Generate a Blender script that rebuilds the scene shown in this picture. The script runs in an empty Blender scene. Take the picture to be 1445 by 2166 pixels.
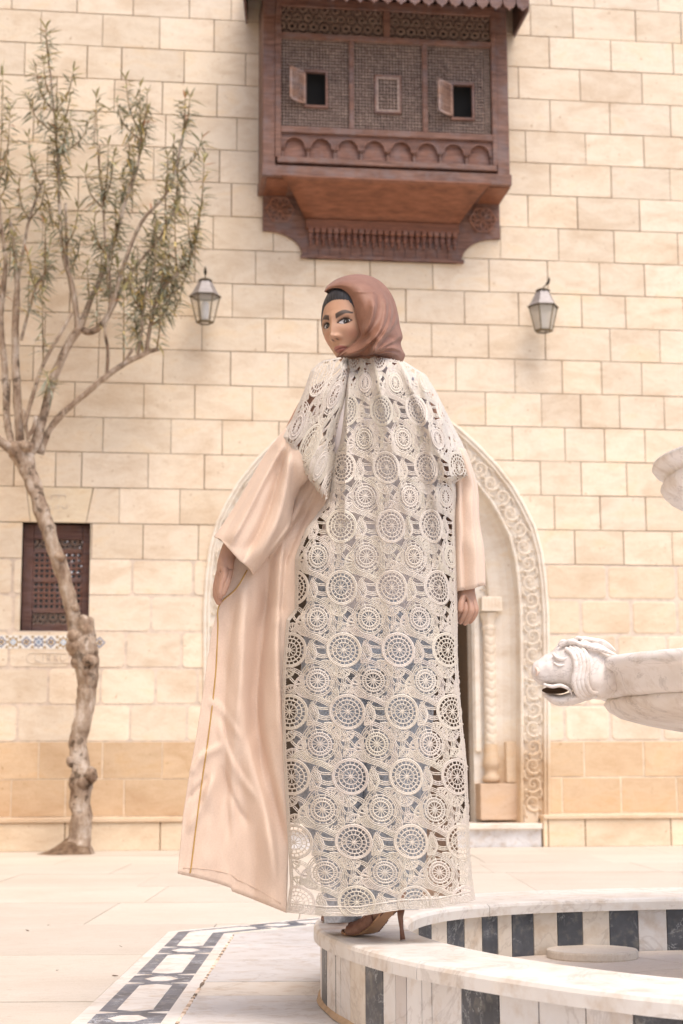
import bpy, bmesh, math, random
import numpy as np
from mathutils import Vector, Matrix, noise
random.seed(7)
scene = bpy.context.scene
col = scene.collection

# ------------------------------------------------------------------ camera
FPX = 3500.0
CAMH = 0.601
PITCH, ROLL, YAW = 0.15782, -0.00377, -0.12267
WALLY = 14.02
cam_d = bpy.data.cameras.new("camera")
cam = bpy.data.objects.new("camera", cam_d)
col.objects.link(cam)
def _basis():
    f = np.array([0, math.cos(PITCH), math.sin(PITCH)]); r = np.array([1.0, 0, 0]); u = np.cross(r, f)
    r2 = math.cos(ROLL) * r + math.sin(ROLL) * u; u2 = -math.sin(ROLL) * r + math.cos(ROLL) * u
    c, s = math.cos(YAW), math.sin(YAW)
    Rz = np.array([[c, -s, 0], [s, c, 0], [0, 0, 1]])
    return Rz @ r2, Rz @ u2, Rz @ f
CR, CU, CF = _basis()
cam.matrix_world = Matrix(((CR[0], CU[0], -CF[0], 0), (CR[1], CU[1], -CF[1], 0), (CR[2], CU[2], -CF[2], CAMH), (0, 0, 0, 1)))
cam_d.sensor_fit = 'VERTICAL'; cam_d.sensor_height = 36.0; cam_d.sensor_width = 24.0
cam_d.lens = FPX * 36.0 / 2166.0
cam_d.clip_start = 0.1; cam_d.clip_end = 500
cam_d.dof.use_dof = True; cam_d.dof.focus_distance = 4.35; cam_d.dof.aperture_fstop = 6.0
scene.camera = cam

# ------------------------------------------------------------------ world, sun, exposure
SUN_EL, SUN_AZ = math.radians(63), math.radians(158)      # azimuth measured from +Y clockwise
world = bpy.data.worlds.new("World"); scene.world = world; world.use_nodes = True
wt = world.node_tree
for n in list(wt.nodes): wt.nodes.remove(n)
sky = wt.nodes.new("ShaderNodeTexSky"); sky.sky_type = 'NISHITA'; sky.sun_disc = False
sky.sun_elevation = SUN_EL; sky.sun_rotation = SUN_AZ; sky.air_density = 1.0; sky.dust_density = 3.0; sky.ozone_density = 0.6
bg = wt.nodes.new("ShaderNodeBackground"); bg.inputs[1].default_value = 0.15
wo = wt.nodes.new("ShaderNodeOutputWorld")
wt.links.new(sky.outputs[0], bg.inputs[0]); wt.links.new(bg.outputs[0], wo.inputs[0])
sun_d = bpy.data.lights.new("sun", 'SUN'); sun_d.energy = 1.5; sun_d.angle = math.radians(38); sun_d.color = (1.0, 0.90, 0.80)
sun = bpy.data.objects.new("sun", sun_d); col.objects.link(sun)
sdir = Vector((math.sin(SUN_AZ) * math.cos(SUN_EL), math.cos(SUN_AZ) * math.cos(SUN_EL), math.sin(SUN_EL)))
sun.rotation_euler = sdir.to_track_quat('Z', 'Y').to_euler(); sun.location = (0, -3, 12)
scene.view_settings.view_transform = 'Standard'; scene.view_settings.look = 'None'
scene.view_settings.gamma = 1.0; scene.view_settings.use_curve_mapping = False
scene.view_settings.exposure = 0.68
scene.render.engine = 'CYCLES'
scene.cycles.max_bounces = 6; scene.cycles.transparent_max_bounces = 12

# ------------------------------------------------------------------ turning photo pixels into places
def ray(x, y): return (x - 722.5) * CR - (y - 1083) * CU + FPX * CF
def W(x, y, off=0.0):                       # a place on the wall plane (off metres in front of it)
    d = ray(x, y); t = (WALLY - off) / d[1]
    return Vector((d[0] * t, WALLY - off, CAMH + d[2] * t))
def G(x, y, z=0.0):                         # a place on the ground
    d = ray(x, y); t = (CAMH - z) / -d[2]
    return Vector((d[0] * t, d[1] * t, z))
HF = np.array([CF[0], CF[1]]); HF = HF / np.linalg.norm(HF)
def P(x, y, dd):                            # a place dd metres ahead
    d = ray(x, y); t = dd / (d[0] * HF[0] + d[1] * HF[1])
    return Vector((d[0] * t, d[1] * t, CAMH + d[2] * t))
def proj(v):
    q = np.array([v[0], v[1], v[2] - CAMH]); z = q @ CF
    return 722.5 + FPX * (q @ CR) / z, 1083 - FPX * (q @ CU) / z
RT = Vector((HF[1], -HF[0], 0)); FW = Vector((HF[0], HF[1], 0)); UP = Vector((0, 0, 1))

# ------------------------------------------------------------------ mesh helpers
class MB:
    def __init__(s): s.v = []; s.f = []; s.c = []; s.cur = (1, 1, 1, 1); s.uv = None
    def add(s, vs, fs, c=None):
        n = len(s.v); s.v += [tuple(v) for v in vs]; s.c += [c or s.cur] * len(vs)
        s.f += [tuple(i + n for i in f) for f in fs]; return n
    def box(s, a, b, c=None, M=None, ch=0.0):
        x0, y0, z0 = a; x1, y1, z1 = b
        if ch:
            bm = bmesh.new(); bmesh.ops.create_cube(bm, size=1)
            for v in bm.verts: v.co = Vector(((x0 + x1) / 2 + v.co.x * (x1 - x0), (y0 + y1) / 2 + v.co.y * (y1 - y0), (z0 + z1) / 2 + v.co.z * (z1 - z0)))
            bmesh.ops.bevel(bm, geom=list(bm.edges), offset=ch, segments=1, affect='EDGES')
            vs = [v.co.copy() for v in bm.verts]; fs = [[v.index for v in f.verts] for f in bm.faces]; bm.free()
        else:
            vs = [Vector(p) for p in ((x0, y0, z0), (x1, y0, z0), (x1, y1, z0), (x0, y1, z0), (x0, y0, z1), (x1, y0, z1), (x1, y1, z1), (x0, y1, z1))]
            fs = [(0, 3, 2, 1), (4, 5, 6, 7), (0, 1, 5, 4), (1, 2, 6, 5), (2, 3, 7, 6), (3, 0, 4, 7)]
        if M is not None: vs = [M @ v for v in vs]
        s.add(vs, fs, c); return s
    def hexa(s, p, c=None):                 # 8 corners: 4 of one face, 4 of the opposite
        s.add(p, [(0, 3, 2, 1), (4, 5, 6, 7), (0, 1, 5, 4), (1, 2, 6, 5), (2, 3, 7, 6), (3, 0, 4, 7)], c); return s
    def prism(s, poly, fa, fb, c=None, cap=True):   # poly 2D; fa, fb map (p) -> 3D for the two ends
        n = len(poly); a = [fa(p) for p in poly]; b = [fb(p) for p in poly]
        fs = [(i, (i + 1) % n, n + (i + 1) % n, n + i) for i in range(n)]
        if cap: fs += [tuple(range(n - 1, -1, -1)), tuple(range(n, 2 * n))]
        s.add(a + b, fs, c); return s
    def tube(s, pts, r, seg=8, c=None, cap=True, sq=1.0, up=None):
        pts = [Vector(p) for p in pts]; n = len(pts)
        rr = r if isinstance(r, (list, tuple)) else [r] * n
        cc = c if isinstance(c, list) else [c or s.cur] * n
        base = len(s.v); prev = None
        for i, p in enumerate(pts):
            t = (pts[min(i + 1, n - 1)] - pts[max(i - 1, 0)])
            if t.length < 1e-9: t = Vector((0, 0, 1))
            t.normalize()
            if prev is None:
                a = Vector(up) if up is not None else (Vector((0, 0, 1)) if abs(t.z) < .9 else Vector((1, 0, 0)))
                nrm = (a - t * a.dot(t)).normalized()
            else: nrm = (prev - t * prev.dot(t)).normalized()
            prev = nrm; bi = t.cross(nrm)
            for k in range(seg):
                an = 2 * math.pi * k / seg
                s.v.append(tuple(p + (nrm * math.cos(an) * sq + bi * math.sin(an)) * rr[i])); s.c.append(cc[i])
        for i in range(n - 1):
            for k in range(seg):
                a = base + i * seg + k; b = base + i * seg + (k + 1) % seg
                s.f.append((a, b, b + seg, a + seg))
        if cap:
            s.f.append(tuple(base + k for k in range(seg - 1, -1, -1))); e = base + (n - 1) * seg
            s.f.append(tuple(e + k for k in range(seg)))
        return s
    def lathe(s, prof, seg=24, M=None, c=None, rmod=None, a0=0.0, a1=2 * math.pi):
        n = len(prof); base = len(s.v); full = abs(a1 - a0 - 2 * math.pi) < 1e-6
        ns = seg if full else seg + 1
        for i, (r, z) in enumerate(prof):
            for k in range(ns):
                an = a0 + (a1 - a0) * k / seg; q = r * (rmod(an, i / (n - 1)) if rmod else 1)
                v = Vector((q * math.cos(an), q * math.sin(an), z))
                s.v.append(tuple(M @ v if M is not None else v)); s.c.append(c or s.cur)
        for i in range(n - 1):
            for k in range(seg):
                k2 = (k + 1) % ns
                a = base + i * ns + k; b = base + i * ns + k2
                s.f.append((a, b, b + ns, a + ns))
        return s
    def grid(s, fn, nu, nv, c=None, wrapu=False):     # fn(u,v) -> Vector or (Vector,color)
        base = len(s.v); mu = nu if wrapu else nu + 1
        for j in range(nv + 1):
            for i in range(mu):
                o = fn(i / nu, j / nv)
                if isinstance(o, tuple) and len(o) == 2: s.v.append(tuple(o[0])); s.c.append(o[1])
                else: s.v.append(tuple(o)); s.c.append(c or s.cur)
        for j in range(nv):
            for i in range(nu):
                a = base + j * mu + i; b = base + j * mu + (i + 1) % mu
                s.f.append((a, b, b + mu, a + mu))
        return s
    def mesh(s, name, mat=None, smooth=False):
        me = bpy.data.meshes.new(name); me.from_pydata(s.v, [], s.f)
        at = me.color_attributes.new("Col", 'FLOAT_COLOR', 'POINT')
        flat = []
        for q in s.c: flat += [q[0], q[1], q[2], 1.0]
        at.data.foreach_set("color", flat)
        if mat: me.materials.append(mat)
        if smooth: me.polygons.foreach_set("use_smooth", [True] * len(me.polygons))
        me.update(); return me
    def build(s, name, mat=None, parent=None, smooth=False, kind=None, label=None):
        o = bpy.data.objects.new(name, s.mesh(name, mat, smooth)); col.objects.link(o)
        if parent: o.parent = parent
        if kind: o["kind"] = kind
        if label: o["label"] = label
        return o
def tag(o, label=None, cat=None, group=None, kind=None):
    if label: o["label"] = label
    if cat: o["category"] = cat
    if group: o["group"] = group
    if kind: o["kind"] = kind
    return o
def thing(name, label, cat, loc=(0, 0, 0), group=None):
    o = bpy.data.objects.new(name, None); col.objects.link(o); o.location = loc; o.empty_display_size = .1
    return tag(o, label, cat, group)
def under(o, root):                         # parent a world-space part to a placed empty
    o.parent = root; o.matrix_parent_inverse = Matrix.Translation(root.location).inverted(); return o
def solid(o, t=0.002, off=0):
    m = o.modifiers.new("thick", 'SOLIDIFY'); m.thickness = t; m.offset = off; return o

def clip_half(poly, p, n, keep_inside=True):   # half plane through p with normal n; inside = dot<=0
    out = []; N = len(poly)
    def sd(q):
        d = (q[0] - p[0]) * n[0] + (q[1] - p[1]) * n[1]
        return d if keep_inside else -d
    for i in range(N):
        a, b = poly[i], poly[(i + 1) % N]; da, db = sd(a), sd(b)
        if da <= 0: out.append(a)
        if (da < 0 < db) or (db < 0 < da):
            t = da / (da - db); out.append((a[0] + (b[0] - a[0]) * t, a[1] + (b[1] - a[1]) * t))
    return out if len(out) >= 3 else []
def area(poly):
    return .5 * sum(poly[i][0] * poly[(i + 1) % len(poly)][1] - poly[(i + 1) % len(poly)][0] * poly[i][1] for i in range(len(poly)))
def subtract(polys, conv):                  # conv counter-clockwise convex
    out = []
    for rest in polys:
        for i in range(len(conv)):
            a, b = conv[i], conv[(i + 1) % len(conv)]
            n = (b[1] - a[1], -(b[0] - a[0]))
            o = clip_half(rest, a, n, False)
            if o and abs(area(o)) > 2e-5: out.append(o)
            rest = clip_half(rest, a, n, True)
            if not rest or abs(area(rest)) < 1e-6: break
    return out
def intersect(poly, conv):
    for i in range(len(conv)):
        a, b = conv[i], conv[(i + 1) % len(conv)]
        poly = clip_half(poly, a, (b[1] - a[1], -(b[0] - a[0])), True)
        if not poly: return []
    return poly
def spline(pts, n=8, closed=False):
    P_ = [Vector(p) for p in pts]; N = len(P_); out = []
    rng = N if closed else N - 1
    for i in range(rng):
        g = lambda k: P_[k % N] if closed else P_[max(0, min(N - 1, k))]
        p0, p1, p2, p3 = g(i - 1), g(i), g(i + 1), g(i + 2)
        for k in range(n):
            t = k / n
            out.append(.5 * ((2 * p1) + (p2 - p0) * t + (2 * p0 - 5 * p1 + 4 * p2 - p3) * t * t + (3 * p1 - p0 - 3 * p2 + p3) * t ** 3))
    if not closed: out.append(P_[-1].copy())
    return out

# ------------------------------------------------------------------ materials
class NT:
    def __init__(s, name):
        s.m = bpy.data.materials.new(name); s.m.use_nodes = True; s.t = s.m.node_tree
        for n in list(s.t.nodes): s.t.nodes.remove(n)
        s.out = s.n("ShaderNodeOutputMaterial"); s.b = s.n("ShaderNodeBsdfPrincipled"); s.l(s.b.outputs[0], s.out.inputs[0])
        s._c = None
    def n(s, t, **k):
        x = s.t.nodes.new(t)
        for a, b in k.items(): setattr(x, a, b)
        return x
    def l(s, a, b): s.t.links.new(a, b)
    def co(s, scale=(1, 1, 1)):
        if s._c is None: s._c = s.n("ShaderNodeTexCoord").outputs["Object"]
        mp = s.n("ShaderNodeMapping"); mp.inputs["Scale"].default_value = scale; s.l(s._c, mp.inputs[0]); return mp.outputs[0]
    def noise(s, sc, det=4, rough=.55, scale=(1, 1, 1), dist=0.0):
        n = s.n("ShaderNodeTexNoise"); n.inputs["Scale"].default_value = sc; n.inputs["Detail"].default_value = det
        n.inputs["Roughness"].default_value = rough; n.inputs["Distortion"].default_value = dist; s.l(s.co(scale), n.inputs["Vector"]); return n.outputs[0]
    def ramp(s, f, stops):
        r = s.n("ShaderNodeValToRGB"); e = r.color_ramp.elements
        for i, (p, c) in enumerate(stops):
            x = e[i] if i < 2 else e.new(p); x.position = p; x.color = (*c, 1) if len(c) == 3 else c
        s.l(f, r.inputs[0]); return r.outputs[0]
    def val(s, v):
        x = s.n("ShaderNodeRGB"); x.outputs[0].default_value = (*v, 1); return x.outputs[0]
    def mix(s, a, b, f=.5, mode='MIX'):
        m = s.n("ShaderNodeMix", data_type='RGBA', blend_type=mode)
        for sock, v in ((m.inputs[0], f), (m.inputs[6], a), (m.inputs[7], b)):
            if isinstance(v, (int, float)): sock.default_value = v
            elif isinstance(v, tuple): sock.default_value = (*v, 1)
            else: s.l(v, sock)
        return m.outputs[2]
    def attr(s, name="Col"):
        a = s.n("ShaderNodeAttribute"); a.attribute_name = name; return a.outputs["Color"]
    def bump(s, h, strength=.3, dist=.01):
        b = s.n("ShaderNodeBump"); b.inputs["Strength"].default_value = strength; b.inputs["Distance"].default_value = dist
        s.l(h, b.inputs["Height"]); s.l(b.outputs[0], s.b.inputs["Normal"]); return b
    def base(s, c):
        if isinstance(c, tuple): s.b.inputs["Base Color"].default_value = (*c, 1)
        else: s.l(c, s.b.inputs["Base Color"])
    def set(s, rough=.7, metal=0.0, **k):
        s.b.inputs["Roughness"].default_value = rough; s.b.inputs["Metallic"].default_value = metal
        for a, v in k.items(): s.b.inputs[a.replace("_", " ")].default_value = v
        return s.m
M = {}
def plain(name, c, rough=.7, metal=0.0, vary=.15, sc=20, bump=.0, bs=60, usecol=True, **k):
    t = NT(name); lo = tuple(x * (1 - vary) for x in c); hi = tuple(min(1, x * (1 + vary)) for x in c)
    b = t.ramp(t.noise(sc), [(.3, lo), (.7, hi)])
    if usecol: b = t.mix(b, t.attr(), 1.0, 'MULTIPLY')
    t.base(b)
    if bump: t.bump(t.noise(bs, 5), bump, .004)
    M[name] = t.set(rough, metal, **k); return M[name]
# limestone: cream with horizontal bedding veins, ochre blotches and pits; Col carries each block's own tone
t = NT("limestone")
b = t.ramp(t.noise(2.4, 6, .6, (1, 1, 2.2), .6), [(.30, (.86, .80, .74)), (.55, (1, 1, 1)), (.75, (1.0, .93, .82))])
v = t.ramp(t.noise(5.0, 8, .65, (1, 1, 2.6), 1.4), [(.50, (1, 1, 1)), (.58, (.86, .76, .64)), (.63, (1, 1, 1))])
b = t.mix(b, v, .3, 'MULTIPLY')
pit = t.ramp(t.noise(26, 3, .5, (1, 1, 1)), [(.24, (.60, .47, .33)), (.31, (1, 1, 1))])
b = t.mix(b, pit, .7, 'MULTIPLY')
sp = t.ramp(t.noise(90, 3, .6), [(.35, (.93, .92, .9)), (.65, (1, 1, 1))]); b = t.mix(b, sp, .8, 'MULTIPLY')
t.base(t.mix(b, t.attr(), 1.0, 'MULTIPLY'))
h = t.mix(t.noise(40, 6, .65), t.noise(7, 4), .4); t.bump(h, .35, .012); M["limestone"] = t.set(.85)
t = NT("marble")                            # white marble with warm and grey veins
b = t.ramp(t.noise(3.0, 5, .6, (1, 1, 1), .5), [(.35, (.80, .77, .74)), (.6, (.90, .89, .88)), (.8, (.93, .87, .79))])
v = t.ramp(t.noise(2.2, 9, .62, (1, 1, 1), 2.4), [(.485, (1, 1, 1)), (.505, (.66, .62, .60)), (.525, (1, 1, 1))])
b = t.mix(b, v, .5, 'MULTIPLY')
d = t.ramp(t.noise(14, 5, .6), [(.32, (.74, .62, .50)), (.50, (1, 1, 1))]); b = t.mix(b, d, .6, 'MULTIPLY')
t.base(t.mix(b, t.attr(), 1.0, 'MULTIPLY')); t.bump(t.noise(60, 4), .12, .003); M["marble"] = t.set(.42)
t = NT("black_marble")
b = t.ramp(t.noise(9, 6, .6), [(.3, (.018, .019, .022)), (.7, (.055, .058, .066))])
v = t.ramp(t.noise(5.5, 10, .7, (1, 1, 1), 3.0), [(.488, (0, 0, 0)), (.503, (1, 1, 1)), (.518, (0, 0, 0))])
b = t.mix(b, (.30, .31, .31), t.mix(v, t.ramp(t.noise(8, 2), [(.45, (0, 0, 0)), (.62, (.8, .8, .8))]), 1.0, 'MULTIPLY'))
d = t.ramp(t.noise(30, 5, .6), [(.52, (0, 0, 0)), (.72, (.55, .55, .55))]); b = t.mix(b, (.13, .12, .10), d)
t.base(t.mix(b, t.attr(), 1.0, 'MULTIPLY')); M["black_marble"] = t.set(.45)
t = NT("paving")
b = t.ramp(t.noise(1.5, 6, .6, (.8, 1.3, 1), .4), [(.3, (.90, .87, .84)), (.7, (1, 1, 1))])
v = t.ramp(t.noise(4, 8, .7, (.8, 1.8, 1), 1.5), [(.47, (1, 1, 1)), (.50, (.80, .72, .64)), (.54, (1, 1, 1))]); b = t.mix(b, v, .28, 'MULTIPLY')
pit = t.ramp(t.noise(45, 3, .5, (.6, 1.6, 1)), [(.27, (.55, .48, .40)), (.33, (1, 1, 1))]); b = t.mix(b, pit, .6, 'MULTIPLY')
sp = t.ramp(t.noise(160, 2, .6), [(.35, (.90, .88, .86)), (.65, (1, 1, 1))]); b = t.mix(b, sp, .8, 'MULTIPLY')
t.base(t.mix(b, t.attr(), 1.0, 'MULTIPLY')); t.bump(t.noise(70, 6, .7), .25, .004); M["paving"] = t.set(.6)
t = NT("wood")                              # reddish brown weathered wood
b = t.ramp(t.noise(5, 7, .65, (1, 1, 9), .3), [(.28, (.085, .036, .025)), (.5, (.185, .088, .058)), (.75, (.29, .155, .11))])
g = t.ramp(t.noise(9, 5), [(.45, (0, 0, 0)), (.72, (.6, .6, .6))]); b = t.mix(b, (.19, .15, .15), g)
t.base(t.mix(b, t.attr(), 1.0, 'MULTIPLY')); t.bump(t.noise(30, 5, .6, (1, 1, 6)), .4, .01); M["wood"] = t.set(.6)
t = NT("wood_flat")                         # boards whose grain runs sideways
b = t.ramp(t.noise(4, 7, .65, (9 / 5, 1, 14), .3), [(.28, (.10, .040, .022)), (.5, (.175, .072, .040)), (.75, (.25, .11, .065))])
t.base(t.mix(b, t.attr(), 1.0, 'MULTIPLY')); t.bump(t.noise(30, 5, .6, (1, 1, 6)), .3, .01); M["wood_flat"] = t.set(.6)
plain("shade_black", (.006, .005, .004), .9)  # near-black colour standing in for unlit interiors
plain("mortar", (.42, .32, .235), .95, bump=.5)
# ------------------------------------------------------------------ the wall: courses of limestone blocks
LY = [15.2 - 4 * 66.0 + 66 * i for i in range(3)]
rightL = {0: 13.5, 1: 82, 2: 149, 3: 217, 4: 286, 5: 352, 6: 421, 7: 489, 8: 557, 9: 626, 10: 694.5, 11: 764.5, 12: 833.5, 13: 904, 14: 975.5,
          15: 1048, 16: 1121, 17: 1192, 18: 1265.5, 19: 1340, 20: 1415, 21: 1492, 22: 1569.5, 23: 1646.8, 24: 1722}
CU_ = 0.3060; ZTOP = CAMH + 22.925 * CU_
def LZ(k): return ZTOP - k * CU_
jr = {-1: [1165, 1255, 1390], 0: [1121, 1211, 1343], 1: [1161, 1291, 1422], 2: [1096, 1226, 1357], 3: [1163, 1289, 1417], 4: [1111, 1238, 1361], 5: [1163.5, 1292, 1416],
      6: [1116.5, 1221, 1352], 7: [1058, 1181, 1298.5, 1433], 8: [1158, 1268, 1363], 9: [1097, 1230, 1323], 10: [1153, 1290, 1395], 11: [1089, 1189, 1272, 1357],
      12: [1145, 1228, 1310, 1404.5], 13: [1084, 1194.6, 1278.5, 1363.6], 14: [1143, 1228.7, 1325], 15: [1172, 1269, 1365], 16: [1215, 1318, 1421], 17: [1283, 1430],
      18: [1228, 1335, 1432], 19: [1200, 1305, 1410], 20: [1240, 1350], 21: [1193, 1289, 1399], 22: [1234.5, 1360], 23: [1188, 1312.6, 1430]}
jl = {-1: [60, 210, 340, 450], 0: [25, 163, 282, 401, 489.5], 1: [86, 216.6, 337.7, 452.6], 2: [51.5, 184, 257, 389.5, 520], 3: [119.6, 241.5, 343.5, 459], 4: [70, 200, 350, 501], 5: [100, 210, 324.6, 464.5],
      6: [40, 165, 280, 390.6, 489.5], 7: [90, 200, 324.6, 451, 578], 8: [150, 290, 412, 541], 9: [60, 230, 370, 491.4, 600], 10: [95, 210, 300, 427, 561.5], 11: [70, 208, 344.6, 488, 610],
      12: [20, 158, 304, 412, 534], 13: [83, 218, 362, 470, 590], 14: [30, 117.7, 173, 313.6, 432.7, 550], 15: [252.6, 380.6, 500], 16: [303.3, 420], 17: [279.5, 409], 18: [320, 470],
      19: [20, 150, 266, 385], 20: [104, 213, 329.4, 419], 21: [38, 160, 276, 396], 22: [83, 218, 344], 23: [25, 140, 263.6, 410]}
YPX = {k: 45 + (k - .5) * 70 for k in range(-1, 24)}
XL, XR = W(-700, 1100).x, W(2300, 1100).x
ORG = W(800, 1790); ORG.z = 0
# the portal outline in wall coordinates (half widths measured on the right side)
PCX = W(801, 1450).x
prof_px = [(1160, 1760), (1160, 1450), (1158, 1300), (1153, 1230), (1145, 1170), (1130, 1115), (1108, 1070), (1085, 1030), (1050, 985), (1012, 945), (968, 905), (915, 868), (860, 838), (801, 815)]
PROF = []
for x, y in prof_px:
    p = W(x, y); PROF.append((p.x - PCX, max(p.z, 0.0)))
PROF[0] = (PROF[0][0], 0.0); PROF[-1] = (0.0, PROF[-1][1])
def arch(inset):                            # outline moved inwards by inset metres; right side from foot to apex
    out = []; n = len(PROF)
    for i, (x, z) in enumerate(PROF):
        a = PROF[max(0, i - 1)]; b = PROF[min(n - 1, i + 1)]
        tx, tz = b[0] - a[0], b[1] - a[1]; L = math.hypot(tx, tz); nx, nz = -tz / L, tx / L
        if i == 0: nx, nz = -1, 0
        if i == n - 1: nx, nz = 0, -1.15
        out.append((x + nx * inset, z + nz * inset))
    return [(x, z) for x, z in out]
def full_arch(inset, z0=None):
    r = arch(inset); q = [(PCX + x, z) for x, z in r] + [(PCX - x, z) for x, z in reversed(r[:-1])]
    return q                                # counter-clockwise seen from the front (x right, z up)
HOLE = full_arch(0.02)
w0, w1 = W(42, 1330), W(192, 1107)
WIN = [(w0.x, LZ(19)), (w1.x, LZ(19)), (w1.x, LZ(16)), (w0.x, LZ(16))]
def in_view(xc, zc, m=-30):
    x, y = proj((xc, WALLY, zc)); return m < x < 1445 - m and m < y < 2166 - m
wall = thing("stone_wall", "tall courtyard wall of cream limestone blocks laid in courses behind the person and tree", "wall", ORG)
LT = [(.80, .70, .575), (.83, .735, .62), (.79, .68, .54), (.85, .76, .65), (.81, .70, .56), (.76, .665, .55), (.84, .745, .62)]
def tone(k, x):
    r = random.Random(int(x * 977) + k * 131); c = [a * .42 + b * .58 for a, b in zip(r.choice(LT), (.815, .71, .59))]; f = 1 + r.uniform(-.07, .05)
    if k >= 22: c = [.66, .50, .345]; f = 1 + r.uniform(-.07, .09)
    elif k >= 17: c = [a * .35 + b * .65 for a, b in zip(c, (.84, .75, .64))]
    if k == 15 and 60 < proj((x, WALLY, LZ(k)))[0] < 190: c = [.82, .715, .56]
    if k == 17 or k == 18:
        if proj((x, WALLY, LZ(k)))[0] > 1150: c = [.80, .68, .54]
    return tuple(min(.9, q * f * g_) for q, g_ in zip(c, (.985, .96, .91))) + (1,)
blocks = []
for k in range(-7, 24):
    z1, z0 = LZ(k), LZ(k + 1)
    xs = []
    if k in jr:
        yy = YPX[k]; xs = [W(a, yy).x for a in jl[k] + jr[k]]
    else: xs = [W(a + (k % 2) * 60, 50).x for a in range(0, 1445, 122)]
    SL = {}
    if k == 15:
        qa, qb = W(60, 1068).x, W(190, 1068).x; SL = {round(qa, 4): -.02, round(qb, 4): .027}; xs += [qa, qb]
    xs.sort(); rr = random.Random(k + 50)
    x = xs[0]
    while x > XL: x -= rr.uniform(.42, .6); xs.append(x)
    x = max(xs)
    while x < XR: x += rr.uniform(.42, .6); xs.append(x)
    xs.sort(); full = [xs[0]]
    for a, b in zip(xs, xs[1:]):
        if b - a > .68 and k != 15 or b - a > 1.2:
            m = max(2, round((b - a) / .5)); full += [a + (b - a) * (i + rr.uniform(-.08, .08)) / m for i in range(1, m)]
        full.append(b)
    xs = full
    for a, b in zip(xs, xs[1:]):
        j = .0036 if k < 17 else (.011 if k < 22 else .006)
        if k >= 17 and k < 22: j *= rr.uniform(.7, 1.3)
        j = min(j, (b - a) * .2)
        sl = lambda q: SL.get(round(q, 4), 0.0) if k == 15 else 0.0
        poly = [(a + j - sl(a), z0 + j), (b - j - sl(b), z0 + j), (b - j + sl(b), z1 - j), (a + j + sl(a), z1 - j)]
        else_ = [(q[0] + rr.uniform(-.002, .002), q[1] + rr.uniform(-.0016, .0016)) for q in poly]; poly = else_
        if 17 <= k < 22:                    # worn rounded corners
            q = .022; (ax, az), (bx, bz) = poly[0], poly[2]
            poly = [(ax + q, az), (bx - q, az), (bx, az + q), (bx, bz - q), (bx - q, bz), (ax + q, bz), (ax, bz - q), (ax, az + q)]
        pl = [poly]
        if b > HOLE[-1][0] - 3 and a < HOLE[0][0] + 3 and z0 < max(p[1] for p in HOLE): pl = subtract(pl, HOLE)
        if b > WIN[0][0] and a < WIN[1][0] and z0 < WIN[2][1] - .01 and z1 > WIN[0][1] + .01: pl = subtract(pl, WIN)
        if not pl: continue
        blocks.append((k, (a + b) / 2, (z0 + z1) / 2, pl, rr.uniform(-.0025, .003)))
def seen(bk):
    k, xc, zc, pl, o = bk; x, y = proj((xc, WALLY, zc))
    if not (-40 < x < 1490 and -35 < y < 1800): return 9e9
    if 620 < x < 960 and 780 < y: return 5e8
    if 590 < x < 1040 and 30 < y < 380: return 4e8
    return abs(x - 722) + abs(y - 900) * .3
blocks.sort(key=seen)
def block_mesh(mb, bk):
    k, xc, zc, pl, o = bk; c = tone(k, xc); f = WALLY - o
    e = .004 if k < 17 or k > 21 else .008
    for p in pl:
        if len(pl) == 1 and len(p) in (4, 8):
            cx = sum(q[0] for q in p) / len(p); cz = sum(q[1] for q in p) / len(p)
            hx = max(q[0] for q in p) - cx; hz = max(q[1] for q in p) - cz
            ins = [(cx + (q[0] - cx) * (1 - e / hx), cz + (q[1] - cz) * (1 - e / hz)) for q in p]
            n = len(p); A = [(q[0], f + .06, q[1]) for q in p]; B = [(q[0], f + e * .7, q[1]) for q in p]; C_ = [(q[0], f, q[1]) for q in ins]
            fs = [(i, (i + 1) % n, n + (i + 1) % n, n + i) for i in range(n)] + [(n + i, n + (i + 1) % n, 2 * n + (i + 1) % n, 2 * n + i) for i in range(n)] + [tuple(range(2 * n, 3 * n))]
            mb.add(A + B + C_, fs, c)
        else: mb.prism(p, lambda q: (q[0], f + .06, q[1]), lambda q: (q[0], f, q[1]), c)
rest = MB()
for i, bk in enumerate(blocks):
    if i < 300 and seen(bk) < 3e8:
        mb = MB(); block_mesh(mb, bk); under(mb.build("stone_block", M["limestone"]), wall)
    else: block_mesh(rest, bk)
under(rest.build("stone_blocks", M["limestone"], kind="stuff"), wall)
core = MB()                                 # mortar bed a little behind the block faces
for k0, k1, y, c in ((-7, 17, .010, (.62, .55, .50, 1)), (17, 22, .0045, (1.6, 1.75, 1.95, 1)), (22, 26, .004, (1.7, 1.85, 1.9, 1))):
    zt, zb = LZ(k0), max(0, LZ(k1))
    for p in subtract(subtract([[(XL, zb), (XR, zb), (XR, zt), (XL, zt)]], HOLE), WIN):
        core.prism(p, lambda q: (q[0], WALLY + .5, q[1]), lambda q: (q[0], WALLY + y, q[1]), c)
under(core.build("mortar_bed", M["mortar"]), wall)
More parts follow.
